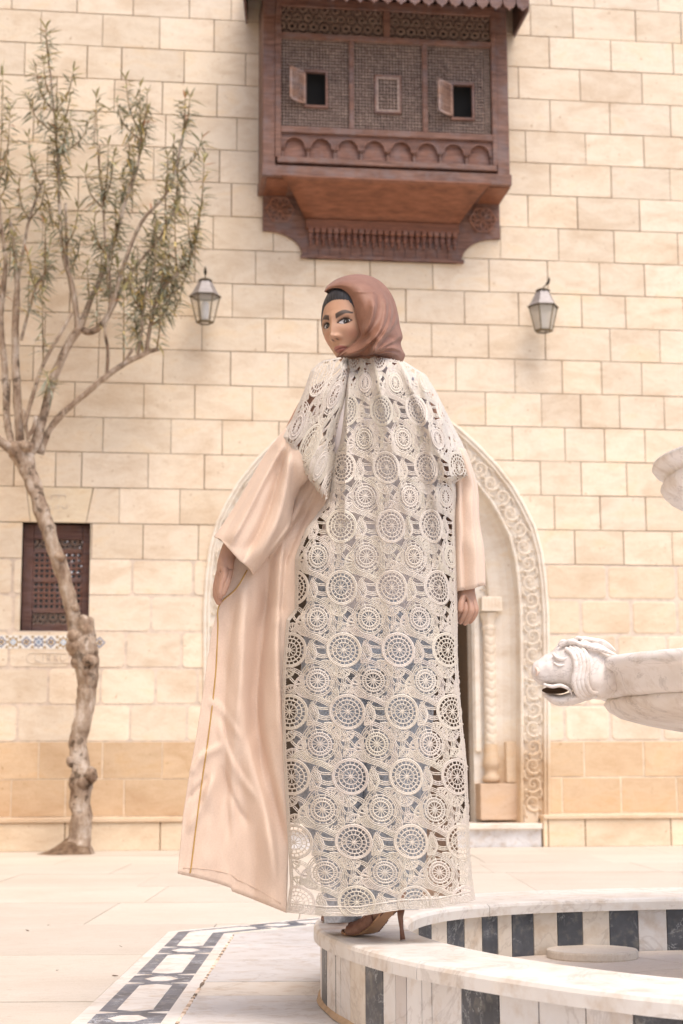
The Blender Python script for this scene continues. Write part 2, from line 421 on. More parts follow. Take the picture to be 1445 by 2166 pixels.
# ledge moulding and plinth blocks
zl1, zl0 = W(1300, 1722).z, W(1300, 1731).z
xd0, xd1 = W(432, 1790).x, W(1141, 1790).x
for (a, b) in ((XL, xd0), (xd1, XR)):
    mb = MB(); PO = .15
    mb.box((a, WALLY - PO - .02, zl0), (b, WALLY + .03, zl1), (.72, .56, .40, 1), ch=.006)
    under(mb.build("ledge", M["limestone"]), wall)
    mb = MB(); mb.box((a + .01, WALLY - PO + .006, -.02), (b - .01, WALLY + .02, zl0 - .004), (.40, .28, .18, 1)); under(mb.build("plinth_core", M["mortar"]), wall)
    x = a if a > 0 else a; xs = [a]; rr = random.Random(3 if a > 0 else 4)
    known = [W(q, 1760).x for q in ([1151, 1228.6, 1408] if a > xd0 else [0, 97, 378, 366 + 20])]
    while xs[-1] < b - .35: xs.append(xs[-1] + rr.uniform(.55, 1.1))
    xs[-1] = b
    if a > xd0:
        xs = [a, W(1151, 1760).x, W(1228.6, 1760).x, W(1408, 1760).x] + [W(1408, 1760).x + .9 * i for i in range(1, 6)]
    for p, q in zip(xs, xs[1:]):
        mb = MB(); f = 1 + rr.uniform(-.08, .08); mb.box((p + .004, WALLY - PO, .0), (q - .004, WALLY - .02, zl0 - .002), (.80 * f, .66 * f, .49 * f, 1), ch=.004)
        under(mb.build("plinth_block", M["limestone"]), wall)

# ------------------------------------------------------------------ ground and paving
AL = .1185; E1 = Vector((math.cos(AL), -math.sin(AL), 0)); E2 = Vector((math.sin(AL), math.cos(AL), 0))
def UVW(u, v, z=0): p = E1 * u + E2 * v; return Vector((p.x, p.y, z))
def touv(p): return (p.dot(E1), p.dot(E2))
g = MB(); g.box((-60, -40, -.3), (60, 60, -.012)); ground = g.build("ground", M["mortar"]); tag(ground, kind="structure")
pv = bpy.data.objects.new("pavement", None); col.objects.link(pv); pv["kind"] = "structure"
B0 = touv(G(250, 2066))[0] - .0
BO = -.655; VC = touv(G(335, 1970))[1]
pA = touv(G(538, 1947)); pB = touv(G(693, 1938))
dv = Vector((pB[0] - BO, pB[1] - VC)).normalized()
KU = .9; KV = VC + dv.y / dv.x * (KU - BO)
COURT = [(BO, -3.0), (5.0, -3.0), (5.0, KV), (KU, KV), (BO, VC)]   # counter-clockwise
def cam_dist(u, v): p = UVW(u, v); return p.length
rr = random.Random(11); row = 0; v = -6.0
cts = []; stuff = MB()
while v < 15.5:
    h = 1.18 if v < 12 else 1.3
    u = -14 + (row % 2) * .5
    while u < 14:
        w = rr.uniform(.85, 1.25)
        cen = UVW(u + w / 2, v + h / 2)
        poly = [(u + .0018, v + .0045), (u + w - .0018, v + .0045), (u + w - .0018, v + h - .0045), (u + .0018, v + h - .0045)]
        pl = subtract([poly], COURT); f = 1 + rr.uniform(-.05, .05); cc = (.66 * f, .60 * f, .525 * f, 1)
        # nothing runs under the wall
        pl2 = []
        for q in pl:
            o = clip_half(q, touv(Vector((0, WALLY - .14, 0))), (math.sin(-AL), math.cos(AL)), True)
            if o: pl2.append(o)
        if pl2:
            x, y = proj(cen); vis = cen.y > 2 and -250 < x < 1700 and y < 2400 and cen.y < 14
            mb = MB() if vis else stuff
            dz = rr.uniform(-.001, .001)
            for q in pl2: mb.prism(q, lambda a: UVW(a[0], a[1], -.03), lambda a: UVW(a[0], a[1], dz), cc)
            if vis: mb.build("paving_slab", M["paving"], pv)
        u += w
    v += h; row += 1
stuff.build("outer_slabs", M["paving"], pv, kind="stuff")
# the marble court round the fountain
VB = [-3, -2.2, -1.4, -.6, .2, 1.0, 1.7, 2.3, 2.75, 3.2, 3.62, 4.17, 4.74, 5.05, 5.64, 6.17, 6.62, 7.2, 7.9]
_n = Vector((dv.y, -dv.x))
def _ic(pt, n1, n2, w=.264):
    b_ = (Vector(n1) + Vector(n2)).normalized(); return (pt[0] + b_.x * w / b_.dot(Vector(n1)), pt[1] + b_.y * w / b_.dot(Vector(n1)))
_i1 = _ic((BO, VC), (1, 0), _n); _i2 = _ic((KU, KV), _n, (0, -1))
inner_b = [(BO + .264, -3), (5, -3), (5, KV - .264), _i2, _i1]
for i, (a, b) in enumerate(zip(VB, VB[1:])):
    us = [BO + .26] + [BO + .26 + 1.3 * j + (i % 2) * .4 for j in range(1, 5)] + [5]
    for p, q in zip(us, us[1:]):
        poly = intersect([(p + .003, a + .003), (q - .003, a + .003), (q - .003, b - .003), (p + .003, b - .003)], inner_b)
        if not poly: continue
        f = 1 + rr.uniform(-.06, .02); cc = (.74 * f, .725 * f, .73 * f, 1) if i != 12 else (.82, .76, .69, 1)
        dz = rr.uniform(-.001, .0005); mb = MB(); mb.prism(poly, lambda s: UVW(s[0], s[1], -.03), lambda s: UVW(s[0], s[1], dz), cc); mb.build("marble_slab", M["marble"], pv)
# black and white border, along the left side and then round the corner
def border(o2, d2, n2, L0, L1, cl=None):             # origin, direction, inward normal (uv); strips from L0 to L1
    def at(s, w, z): return UVW(o2[0] + d2[0] * s + n2[0] * w, o2[1] + d2[1] * s + n2[1] * w, z)
    def piece(name, poly, z, m, c=(1, 1, 1, 1)):
        if cl:
            gp_ = [touv(at(q[0], q[1], 0)) for q in poly]
            if area(gp_) < 0: gp_ = gp_[::-1]
            for pt_, nr_ in cl:
                gp_ = clip_half(gp_, pt_, nr_, True)
                if not gp_: return
            mb = MB(); mb.prism(gp_, lambda q: UVW(q[0], q[1], -.03), lambda q: UVW(q[0], q[1], z), c); mb.build(name, M[m], pv); return
        mb = MB(); mb.prism(poly, lambda q: at(q[0], q[1], -.03), lambda q: at(q[0], q[1], z), c); mb.build(name, M[m], pv)
    s = L0; lo, hi = .0, .258
    w = [0, .040, .084, .178, .222, .262]
    L = L0
    while L < L1 - .05:
        e = min(L + .82, L1); f = 1 + rr.uniform(-.05, .05)
        piece("border_slab", [(L, w[0]), (e - .002, w[0]), (e - .002, w[1]), (L, w[1])], -.0005, "marble", (.87 * f, .83 * f, .79 * f, 1))
        piece("border_slab", [(L, w[4]), (e - .002, w[4]), (e - .002, w[5]), (L, w[5])], -.0005, "marble", (.87, .84 * f, .80, 1))
        piece("dark_inlay", [(L, w[1]), (e, w[1]), (e, w[4]), (L, w[4])], -.0004, "black_marble", (3.2, 3.3, 3.6, 1))
        a, b2 = L + .13, min(L + .69, e)
        if b2 - a > .1:
            m = (a + b2) / 2; cw = (w[2] + w[3]) / 2
            piece("white_inlay", [(a + .03, w[2]), (m - .002, w[2]), (m - .002, w[3]), (a + .03, w[3]), (a, cw)], .001, "marble", (.9, .87, .84, 1))
            piece("white_inlay", [(m + .0, w[2]), (b2 - .03, w[2]), (b2, cw), (b2 - .03, w[3]), (m + .0, w[3])], .001, "marble", (.9, .87, .84, 1))
        c0 = L; cw = (w[1] + w[4]) / 2
        if L > L0:
            piece("hexagon_inlay", [(c0 - .055, cw - .022), (c0, cw - .05), (c0 + .055, cw - .022), (c0 + .055, cw + .022), (c0, cw + .05), (c0 - .055, cw + .022)], .001, "marble", (.9, .87, .84, 1))
            for sg in (-1, 1):
                piece("spike_inlay", [(c0 + sg * .085, w[1]), (c0 + sg * .105, w[1] + .052), (c0 + sg * .125, w[1])][::sg], .001, "marble", (.9, .86, .82, 1))
                piece("spike_inlay", [(c0 + sg * .085, w[4]), (c0 + sg * .105, w[4] - .052), (c0 + sg * .125, w[4])][::-sg], .001, "marble", (.9, .86, .82, 1))
        L += .82
nn = Vector((dv.y, -dv.x)); LL = math.hypot(KU - BO, KV - VC)
def mitre(pt, n1, n2, keep):                 # line through the corner along the bisector of both inward normals
    b_ = Vector((n1[0] + n2[0], n1[1] + n2[1])).normalized(); m_ = Vector((-b_.y, b_.x))
    if m_.dot(Vector(keep)) > 0: m_ = -m_
    return (pt, (m_.x, m_.y))
border((BO, VC), (0, -1), (1, 0), -.10, 6.5, [mitre((BO, VC), (1, 0), nn, (0, -1))])
border((BO, VC), (dv.x, dv.y), (nn.x, nn.y), -.35, LL + .3, [mitre((BO, VC), (1, 0), nn, dv), mitre((KU, KV), nn, (0, -1), -dv)])
border((KU, KV), (1, 0), (0, -1), -.3, 4.0, [mitre((KU, KV), nn, (0, -1), (1, 0))])
mb = MB(); rg_ = random.Random(9); v_ = 3.6   # crumbling pale grout between border and slabs
while v_ < VC - .2:
    l_ = rg_.uniform(.008, .035); w_ = rg_.uniform(.002, .006); c_ = rg_.choice([(2.0, 2.1, 2.3, 1), (1.4, 1.35, 1.3, 1), (.5, .5, .5, 1)])
    mb.hexa([UVW(BO + .264 - w_, v_, -.02), UVW(BO + .264 + w_, v_ + .002, -.02), UVW(BO + .264 + w_ * .8, v_ + l_, -.02), UVW(BO + .264 - w_, v_ + l_, -.02), UVW(BO + .264 - w_, v_, .0015), UVW(BO + .264 + w_, v_ + .002, .002), UVW(BO + .264 + w_ * .8, v_ + l_, .0015), UVW(BO + .264 - w_, v_ + l_, .002)], c_); v_ += l_ + rg_.uniform(0, .012)
mb.build("crumbled_grout", M["mortar"], pv, kind="stuff")
# limestone wall added out of view on the left to darken that side
side = thing("added_side_wall", "added limestone wall out of view at the left, shading the courtyard", "wall", Vector((-3.6, 6, 0)))
mb = MB(); z = 0; k = 0
while z < 8.5:
    y = -6 + (k % 2) * .4
    while y < WALLY:
        mb.box((-3.9, y + .004, z + .004), (-3.6, min(y + .8, WALLY) - .004, z + .306), (.74, .64, .51, 1)); y += .8
    z += .31; k += 1
o = under(mb.build("stone_blocks", M["limestone"], kind="stuff"), side)
mb = MB(); mb.box((-4.0, -6, 0), (-3.61, WALLY, 8.5)); under(mb.build("mortar_bed", M["mortar"]), side)
# ------------------------------------------------------------------ the fountain
FC = Vector((2.0, 4.30, 0)); CT = .20
outer_pts = [(2.0, 2.70), (1.6, 2.72), (1.25, 2.84), (1.0, 3.0), (.84, 3.23), (.74, 3.42), (.63, 3.67), (.565, 3.90), (.525, 4.14), (.50, 4.40), (.515, 4.68), (.58, 4.98), (.73, 5.28), (.93, 5.53), (1.16, 5.70), (1.45, 5.82), (2.0, 5.86)]
inner_pts = [(2.0, 2.98), (1.6, 3.0), (1.30, 3.10), (1.07, 3.28), (.92, 3.53), (.83, 3.72), (.77, 3.93), (.725, 4.15), (.71, 4.40), (.74, 4.66), (.82, 4.92), (.97, 5.15), (1.2, 5.31), (1.5, 5.38), (2.0, 5.40)]
def polar(pts):
    a = []
    for x, y in pts:
        an = math.atan2(y - FC.y, FC.x - x)     # 0 = towards -x, negative = near
        a.append((an, math.hypot(x - FC.x, y - FC.y)))
    a.sort(); return [q[0] for q in a], [q[1] for q in a]
PO_, PI_ = polar(outer_pts), polar(inner_pts)
def rad(tab, an):                           # an in (-pi, pi], mirrored on the right side
    an = (an + math.pi) % (2 * math.pi) - math.pi
    if an > math.pi / 2: an = math.pi - an
    if an < -math.pi / 2: an = -math.pi - an
    return float(np.interp(an, tab[0], tab[1]))
def smooth_tab(tab):
    g_ = np.linspace(-math.pi / 2, math.pi / 2, 121); r = np.interp(g_, tab[0], tab[1])
    for _ in range(12): r[1:-1] = (r[:-2] + 2 * r[1:-1] + r[2:]) / 4
    return list(g_), list(r)
PO_, PI_ = smooth_tab(PO_), smooth_tab(PI_)
def ring(tab, an, d=0.0, z=0.0):
    r = rad(tab, an) + d; return Vector((FC.x - r * math.cos(an), FC.y + r * math.sin(an), z))
fountain = thing("fountain", "round marble fountain basin with black and white striped panels and a carved raised bowl", "fountain", FC)
# coping stones
js = [-3.05, -2.3, -1.6, -1.05]
def an_at_px(tab, px, lo, hi, z):
    best = None
    for i in range(400):
        a = lo + (hi - lo) * i / 399; x = proj(ring(tab, a, 0, z))[0]
        if best is None or abs(x - px) < best[0]: best = (abs(x - px), a)
    return best[1]
aj = an_at_px(PO_, 896, -1.2, -.1, .19)
joints = [aj + .62 * i for i in range(0, 10)]
joints = [j for j in joints if j < aj + 2 * math.pi - .3] + [aj + 2 * math.pi]
cprof = [(0, -.022), (0.0035, -.006), (.006, -.004), (.01, 0)]
for a0, a1 in zip(joints, joints[1:]):
    mb = MB(); n = max(4, int((a1 - a0) / .04)); f = 1 + rr.uniform(-.04, .04)
    sec = [(0, CT - .038), (0, CT - .012), (.004, CT - .004), (.012, CT)]
    def fn(u, v):
        a = a0 + .0012 + (a1 - a0 - .0024) * v; k = u * 8
        i = int(round(k)) % 9
        O = lambda d, z: ring(PO_, a, .018 - d, z); I = lambda d, z: ring(PI_, a, -.018 + d, z)
        ptsq = [O(*sec[0]), O(*sec[1]), O(*sec[2]), O(*sec[3]), I(sec[3][0], sec[3][1]), I(*sec[2]), I(*sec[1]), I(*sec[0])]
        return ptsq[i % 8]
    mb.cur = (.88 * f, .85 * f, .81 * f, 1); base = len(mb.v)
    for j in range(n + 1):
        for i in range(8): mb.v.append(tuple(fn(i / 8, j / n))); mb.c.append(mb.cur)
    for j in range(n):
        for i in range(8):
            a_ = base + j * 8 + i; b_ = base + j * 8 + (i + 1) % 8; mb.f.append((a_, b_, b_ + 8, a_ + 8))
    mb.f.append(tuple(range(base + 7, base - 1, -1))); mb.f.append(tuple(base + n * 8 + i for i in range(8)))
    under(mb.build("coping_stone", M["marble"]), fountain)
cw = MB()                                   # core of the kerb behind the panels
def cwf(d0, d1, zt, tab0, tab1):
    for i in range(120):
        a, b = 2 * math.pi * i / 120, 2 * math.pi * (i + 1) / 120
        cw.hexa([ring(tab0, a, d0, 0), ring(tab0, b, d0, 0), ring(tab1, b, d1, 0), ring(tab1, a, d1, 0), ring(tab0, a, d0, zt), ring(tab0, b, d0, zt), ring(tab1, b, d1, zt), ring(tab1, a, d1, zt)], (1.5, 1.5, 1.45, 1))
cwf(-.012, .012, CT - .039, PO_, PI_); under(cw.build("kerb_core", M["mortar"]), fountain)
WH, CRM, GRY, BK = (.88, .86, .84, 1), (.86, .79, .69, 1), (.72, .67, .64, 1), None
def panel(tab, sgn, a0, a1, c):
    mb = MB(); n = max(2, int(abs(a1 - a0) / .03)); g = .0012; f = 1 + rr.uniform(-.05, .04)
    cc = (2.0, 2.0, 2.0, 1) if c is None else tuple(q * f for q in c[:3]) + (1,)
    d_out = -.001 * rr.random()
    for j in range(n):
        p, q = a0 + g + (a1 - a0 - 2 * g) * j / n, a0 + g + (a1 - a0 - 2 * g) * (j + 1) / n
        z0_, z1_ = .0, CT - .037
        A, B = d_out * 1.0, -.02 * 1.0
        if sgn < 0: A, B = -d_out, .02
        mb.hexa([ring(tab, p, A, z0_), ring(tab, q, A, z0_), ring(tab, q, B, z0_), ring(tab, p, B, z0_), ring(tab, p, A, z1_), ring(tab, q, A, z1_), ring(tab, q, B, z1_), ring(tab, p, B, z1_)], cc)
    under(mb.build("dark_panel" if c is None else "white_panel", M["black_marble" if c is None else "marble"]), fountain)
ob = [(700, 710, BK), (710, 720, WH), (720, 740.5, WH), (740.5, 772.5, CRM), (772.5, 810.6, BK), (810.6, 835.7, WH), (835.7, 860, GRY), (860, 891, WH), (891, 912.5, WH), (912.5, 978, WH), (978, 1056, BK),
      (1056, 1141.6, WH), (1141.6, 1238.6, WH), (1238.6, 1342.5, WH), (1342.5, 1450, BK)]
a_lo = None; first = None
for x0, x1, c in ob:
    p, q = an_at_px(PO_, x1, -1.3, -.02, .1), an_at_px(PO_, x0, -1.3, -.02, .1)
    if first is None: first = q
    if q - p > .003: panel(PO_, 1, p, q, c)
    a_lo = p
a = first; i = 0
while a < a_lo + 2 * math.pi - .02:
    e = min(a + .085, a_lo + 2 * math.pi); panel(PO_, 1, a, e, [WH, BK, WH, CRM, WH, BK][i % 6]); a = e; i += 1
ib = [(854, 866, BK), (866, 887, CRM), (887, 914, BK), (914, 946, CRM), (946, 982, BK), (982, 1021, CRM), (1021, 1053, BK), (1053, 1084, CRM), (1084, 1129, BK), (1129, 1181, CRM), (1181, 1234, BK), (1234, 1290, CRM), (1290, 1352, BK), (1352, 1412, WH), (1412, 1475, BK)]
last = None; first = None
for x0, x1, c in ib:
    p, q = an_at_px(PI_, x0, .12, 1.6, .1), an_at_px(PI_, x1, .12, 1.6, .1)
    if first is None: first = p
    if last is not None: p = last
    if q > p + .004: panel(PI_, -1, p, q, c); last = q
a = last; i = 0
while a < first + 2 * math.pi - .02:
    e = min(a + .11, first + 2 * math.pi); panel(PI_, -1, a, e, [WH, BK][i % 2]); a = e; i += 1
mb = MB()                                   # dirty grout fillet where the kerb meets the paving
n = 160
for i in range(n + 1):
    a = 2 * math.pi * i / n; w_ = .010 + .006 * noise.noise((math.cos(a) * 9, math.sin(a) * 9, 0))
    mb.v += [tuple(ring(PO_, a, -.002, .014)), tuple(ring(PO_, a, w_, .0015))]; mb.c += [(1.2, 1.1, .95, 1)] * 2
for i in range(n): mb.f.append((2 * i, 2 * i + 1, 2 * i + 3, 2 * i + 2))
under(mb.build("grout_fillet", M["mortar"]), fountain)
# floor of the basin: sector slabs
for i in range(12):
    a0, a1 = 2 * math.pi * i / 12 + .1, 2 * math.pi * (i + 1) / 12 + .1; mb = MB(); f = 1 + rr.uniform(-.03, .03)
    for (r0, r1) in ((.0, .58), (.583, 1.0)):
        m = 8
        for j in range(m):
            p, q = a0 + .002 + (a1 - a0 - .004) * j / m, a0 + .002 + (a1 - a0 - .004) * (j + 1) / m
            def rg(an, s, z): r = s * (rad(PI_, an) - .004); return Vector((FC.x - r * math.cos(an), FC.y + r * math.sin(an), z))
            mb.hexa([rg(p, r0, 0), rg(q, r0, 0), rg(q, r1, 0), rg(p, r1, 0), rg(p, r0, .03), rg(q, r0, .03), rg(q, r1, .03), rg(p, r1, .03)], (.80 * f, .71 * f, .62 * f, 1))
    under(mb.build("basin_slab", M["paving"]), fountain)
dc = G(1253, 2008, .055)
mb = MB(); Rd = (G(1350, 2010, .055) - G(1156, 2010, .055)).length / 2
mb.lathe([(0, .03), (Rd * .985, .03), (Rd, .034), (Rd, .050), (Rd * .985, .0555), (0, .0555)], 40, Matrix.Translation(Vector((dc.x, dc.y, 0))), (.82, .73, .62, 1), rmod=lambda a, t: 1 + .006 * math.sin(7 * a) + .004 * math.sin(17 * a))
disc = mb.build("stone_disc", M["paving"]); tag(disc, "flat round cream stone disc lying on the fountain basin floor", "disc")
# the raised bowl
ZB = .905
mb = MB(); R0 = .80
mb.lathe([(.0, .10), (.09, .03), (.09, .03), (.20, .03), (.20, .07), (.11, .11), (.085, .2), (.10, .40), (.085, .55), (.12, .60), (.14, .66)], 32, Matrix.Translation(Vector((FC.x, FC.y, 0))), (.9, .88, .85, 1))
under(mb.build("pedestal", M["marble"], smooth=True), fountain)
t = NT("weathered_marble")
b = t.ramp(t.noise(3.5, 6, .6), [(.3, (.74, .66, .57)), (.5, (.88, .84, .80)), (.75, (.93, .91, .91))])
v = t.ramp(t.noise(3.0, 9, .62, (1, 1, 1.5), 2.0), [(.485, (1, 1, 1)), (.503, (.45, .42, .40)), (.52, (1, 1, 1))]); b = t.mix(b, v, .4, 'MULTIPLY')
d = t.ramp(t.noise(8, 6, .7), [(.34, (.60, .50, .40)), (.48, (1, 1, 1))]); b = t.mix(b, d, .5, 'MULTIPLY')
t.base(t.mix(b, t.attr(), 1.0, 'MULTIPLY')); t.bump(t.noise(45, 5), .25, .006); M["weathered_marble"] = t.set(.5)
mb = MB(); TB = Matrix.Translation(Vector((FC.x, FC.y, 0)))
mb.lathe([(.0, ZB - .10), (.40, ZB - .085), (.66, ZB - .045), (.735, ZB - .008), (.75, ZB), (.79, ZB), (.802, ZB - .006), (.806, ZB - .018), (.802, ZB - .030), (.79, ZB - .036),
          (.775, ZB - .042), (.768, ZB - .062), (.76, ZB - .085), (.748, ZB - .098), (.735, ZB - .103)], 96, TB, (.95, .93, .92, 1))
under(mb.build("bowl_rim", M["weathered_marble"], smooth=True), fountain)
mb = MB()                                   # gadrooned underside: slanting petals
def gad(an, t_):
    s = an * 26 / (2 * math.pi) + t_ * .55; w = abs(math.sin(math.pi * s)); return 1 + .035 * (w ** .55) * math.sin(math.pi * min(1, t_ * 1.05)) ** .5 - .02
gp = [(.745, ZB - .100), (.742, ZB - .112), (.725, ZB - .130), (.69, ZB - .150), (.62, ZB - .170), (.52, ZB - .190), (.40, ZB - .205), (.26, ZB - .222), (.12, ZB - .24)]
gp2 = []
for (r_, z_), (r2_, z2_) in zip(gp, gp[1:]): gp2 += [(r_, z_), ((r_ + r2_) / 2, (z_ + z2_) / 2)]
gp2.append(gp[-1]); mb.lathe(gp2, 260, TB, (.90, .86, .82, 1), rmod=gad); under(mb.build("gadrooned_underside", M["weathered_marble"], smooth=True), fountain)
mb = MB()
mb.lathe([(.10, .67), (.06, .75), (.05, ZB), (.055, 1.1), (.08, 1.25), (.07, 1.33)], 28, TB, (.95, .93, .92, 1)); under(mb.build("upper_stem", M["weathered_marble"], smooth=True), fountain)
mb = MB(); ZU = 1.465; U0 = .585
mb.lathe([(0, ZU - .03), (.42, ZU - .02), (.54, ZU + .002), (.57, ZU + .004), (U0, ZU - .002), (U0 + .002, ZU - .012), (U0 - .006, ZU - .022), (.557, ZU - .034), (.547, ZU - .045), (.556, ZU - .055), (.560, ZU - .070), (.548, ZU - .092),
          (.505, ZU - .118), (.42, ZU - .14), (.3, ZU - .158), (.07, ZU - .17)], 96, TB, (.96, .95, .95, 1), rmod=lambda a, t_: 1 + (.012 * abs(math.sin(13 * a)) if .55 < t_ < .97 else 0))
under(mb.build("upper_bowl", M["weathered_marble"], smooth=True), fountain)

# lion head spout on the rim, facing left
DL = 4.36
lion = bpy.data.objects.new("lion_head", None); col.objects.link(lion); lion.parent = fountain; lion.matrix_parent_inverse = Matrix.Translation(fountain.location).inverted()
def onl(o): o.parent = lion; o.matrix_parent_inverse = Matrix.Identity(4); return o
LC = (.93, .90, .88, 1)
def sect(name, rows, c=LC, lump=0.0, seg=24):
    mb = MB(); n = len(rows)
    def fn(u, v):
        k = v * (n - 1); i = min(int(k), n - 2); f = k - i; f = f * f * (3 - 2 * f) * .5 + f * .5
        x, t_, b_, w = [rows[i][q] + (rows[i + 1][q] - rows[i][q]) * f for q in range(4)]
        an = 2 * math.pi * u; sy = math.sin(an); cy = math.cos(an)
        ex = abs(cy) ** .8 * (1 if cy > 0 else -1)
        y = (t_ + b_) / 2 - (t_ - b_) / 2 * -sy * -1
        d = DL - w * ex
        if lump: d += lump * noise.noise((x * .06, y * .06, ex)); y += 400 * lump * noise.noise((x * .05, y * .07, ex + 4))
        return P(x, y, d)
    mb.grid(fn, seg, n * 5, c, wrapu=True)
    return onl(mb.build(name, M["weathered_marble"], smooth=True))
sect("muzzle", [(1124, 1414, 1426, .010), (1128, 1404, 1438, .028), (1140, 1393, 1447, .040), (1156, 1384, 1452, .050), (1168, 1376, 1454, .054), (1178, 1366, 1454, .058), (1192, 1359, 1456, .066), (1212, 1353, 1462, .075), (1240, 1352, 1475, .078), (1268, 1362, 1482, .070), (1292, 1378, 1474, .05), (1304, 1392, 1462, .03), (1312, 1420, 1440, .002)], lump=.006)
sect("lower_jaw", [(1147, 1461, 1466, .008), (1152, 1461, 1476, .026), (1166, 1466, 1488, .036), (1186, 1469, 1494, .042), (1206, 1464, 1493, .048), (1230, 1458, 1486, .055), (1250, 1450, 1478, .05)], lump=.005)
mb = MB(); mb.grid(lambda u, v: P(1174 + 28 * math.cos(2 * math.pi * u) * math.sin(math.pi * v), 1460 + 8 * math.sin(2 * math.pi * u) * math.sin(math.pi * v), DL - .047 + .02 * abs(math.cos(math.pi * v)) - .0 * v), 16, 8, (.26, .18, .12, 1), wrapu=True); onl(mb.build("mouth_shade", M["weathered_marble"], smooth=True))  # dark brown blob painted as the shade inside the open mouth
def strand(pts, r, c=LC):
    mb = MB(); q = spline([tuple(P(x, y, DL - w)) for x, y, w in pts], 6); n = len(q)
    mb.tube(q, [r * DL / FPX * (.35 + .65 * math.sin(math.pi * min(1, .12 + i / n)) ** .5) for i in range(n)], 8, c); onl(mb.build("mane_lock", M["weathered_marble"], smooth=True))
for k in range(4):
    s_ = k * 9
    strand([(1196 + s_, 1372 - s_ * .3, .060), (1212 + s_, 1384, .074), (1219 + s_ * .9, 1410, .080), (1214 + s_ * .95, 1442, .078), (1222 + s_, 1466 - s_ * .1, .066), (1240 + s_ * .9, 1478 - s_ * .5, .05), (1262 + s_ * .5, 1474 - s_ * .9, .05)], 6.5)
for k in range(5):
    s_ = k * 6.5
    strand([(1184 + s_ * .6, 1366 - s_ * .2, .045), (1208 + s_, 1356 + s_ * .4, .062), (1236 + s_, 1366 + s_ * .2, .070), (1262 + s_, 1364 + s_ * .6, .064), (1292 + s_ * .5, 1378 + s_ * .3, .05)], 5.0)
for k in range(4):
    s_ = k * 7
    strand([(1205 + s_, 1357 + s_ * .0, .02), (1230 + s_, 1351 + k, .025), (1258 + s_, 1356 + k, .03), (1290 + s_ * .6, 1374 + k, .03)], 5.0)
strand([(1170, 1383, .050), (1180, 1392, .058), (1192, 1394, .064), (1204, 1388, .066)], 4.5); strand([(1172, 1402, .056), (1182, 1408, .062), (1194, 1406, .066)], 3.0)
strand([(1150, 1448, .048), (1168, 1452, .055), (1186, 1450, .060), (1204, 1458, .062), (1210, 1470, .060)], 4.0); strand([(1133, 1412, .036), (1138, 1420, .044), (1134, 1430, .042)], 3.6, (.85, .68, .58, 1))
for (x, y) in ((1222, 1350), (1190, 1357)): strand([(x - 8, y + 8, .03), (x, y - 1, .034), (x + 10, y + 3, .034), (x + 6, y + 11, .04)], 4.2)
# ------------------------------------------------------------------ the carved portal
portal = thing("carved_portal", "pale stone doorway with a pointed arch of carved scrollwork behind the standing person", "doorway", Vector((PCX, WALLY, 0)))
ZTAN = LZ(22)
def pc(z, a=(.82, .755, .665), b=(.66, .50, .34)):
    q = a if z > ZTAN else b; return (*q, 1)
def band(name, pts):                        # pts: list of (inset, yoff) swept along the arch
    mb = MB(); n = None
    rows = []
    for ins, yo in pts:
        o = full_arch(ins); dense = []
        for i in range(len(o) - 1):
            a, b = o[i], o[i + 1]; m = 4
            for j in range(m): dense.append((a[0] + (b[0] - a[0]) * j / m, a[1] + (b[1] - a[1]) * j / m))
        dense.append(o[-1]); rows.append([(x, WALLY + yo, z) for x, z in dense])
    base = 0; n = len(rows[0])
    for r in rows:
        for p in r: mb.v.append(p); mb.c.append(pc(p[2]))
    for j in range(len(rows) - 1):
        for i in range(n - 1): mb.f.append((j * n + i, j * n + i + 1, (j + 1) * n + i + 1, (j + 1) * n + i))
    return under(mb.build(name, M["limestone"], smooth=False), portal)
band("outer_moulding", [(-.012, .02), (-.012, -.018), (.0, -.026), (.012, -.022), (.016, -.004), (.022, -.004), (.026, -.020), (.036, -.022), (.044, -.010), (.046, .018)])
band("carved_band_bed", [(.044, .016), (.225, .02)])
band("inner_fillet", [(.222, .03), (.222, -.006), (.232, -.012), (.244, -.004), (.250, .04), (.262, .10), (.30, .15), (.36, .19), (.43, .22), (.455, .235), (.46, .30)])
# scroll carvings: one pattern, placed again and again along the arch
def scroll_mesh(flip):
    mb = MB(); R_ = .075; pts = []
    for i in range(34):                     # main spiral
        t_ = i / 33; an = -2.2 + t_ * 8.2; r_ = R_ * (1 - .80 * t_)
        pts.append((flip * r_ * math.cos(an), -.022 - .010 * math.sin(math.pi * t_), r_ * math.sin(an)))
    mb.tube(pts, [.0095 - .004 * i / 33 for i in range(34)], 6)
    pts = [(flip * x, -.020, z) for x, z in ((.05, -.13), (.075, -.10), (.078, -.06), (.06, -.03))]; mb.tube(pts, [.006, .009, .009, .006], 6)
    r_ = random.Random(3)
    for (x, z, an, s) in ((0, 0, .5, .026), (.045, .045, .8, .03), (-.05, .04, 2.4, .028), (-.06, -.05, 3.9, .03), (.02, .085, 1.4, .03), (.07, -.09, -.7, .028), (-.02, -.085, 4.5, .026), (.085, .02, 0.2, .02)):
        dx, dz = math.cos(an), math.sin(an)  # leaf: a lobed raised blade
        P0 = [(-s * .5, 0), (-s * .1, s * .42), (s * .25, s * .22), (s * .5, s * .40), (s, 0), (s * .5, -s * .40), (s * .25, -s * .22), (-s * .1, -s * .42)]
        ring_ = [(flip * (x + a * dx - b * dz), -.014, z + a * dz + b * dx) for a, b in P0]
        top = (flip * (x + s * .2 * dx), -.040, z + s * .2 * dz); n = len(ring_)
        mb.add(ring_ + [top], [(i, (i + 1) % n, n) for i in range(n)])
    return mb
SM = {}
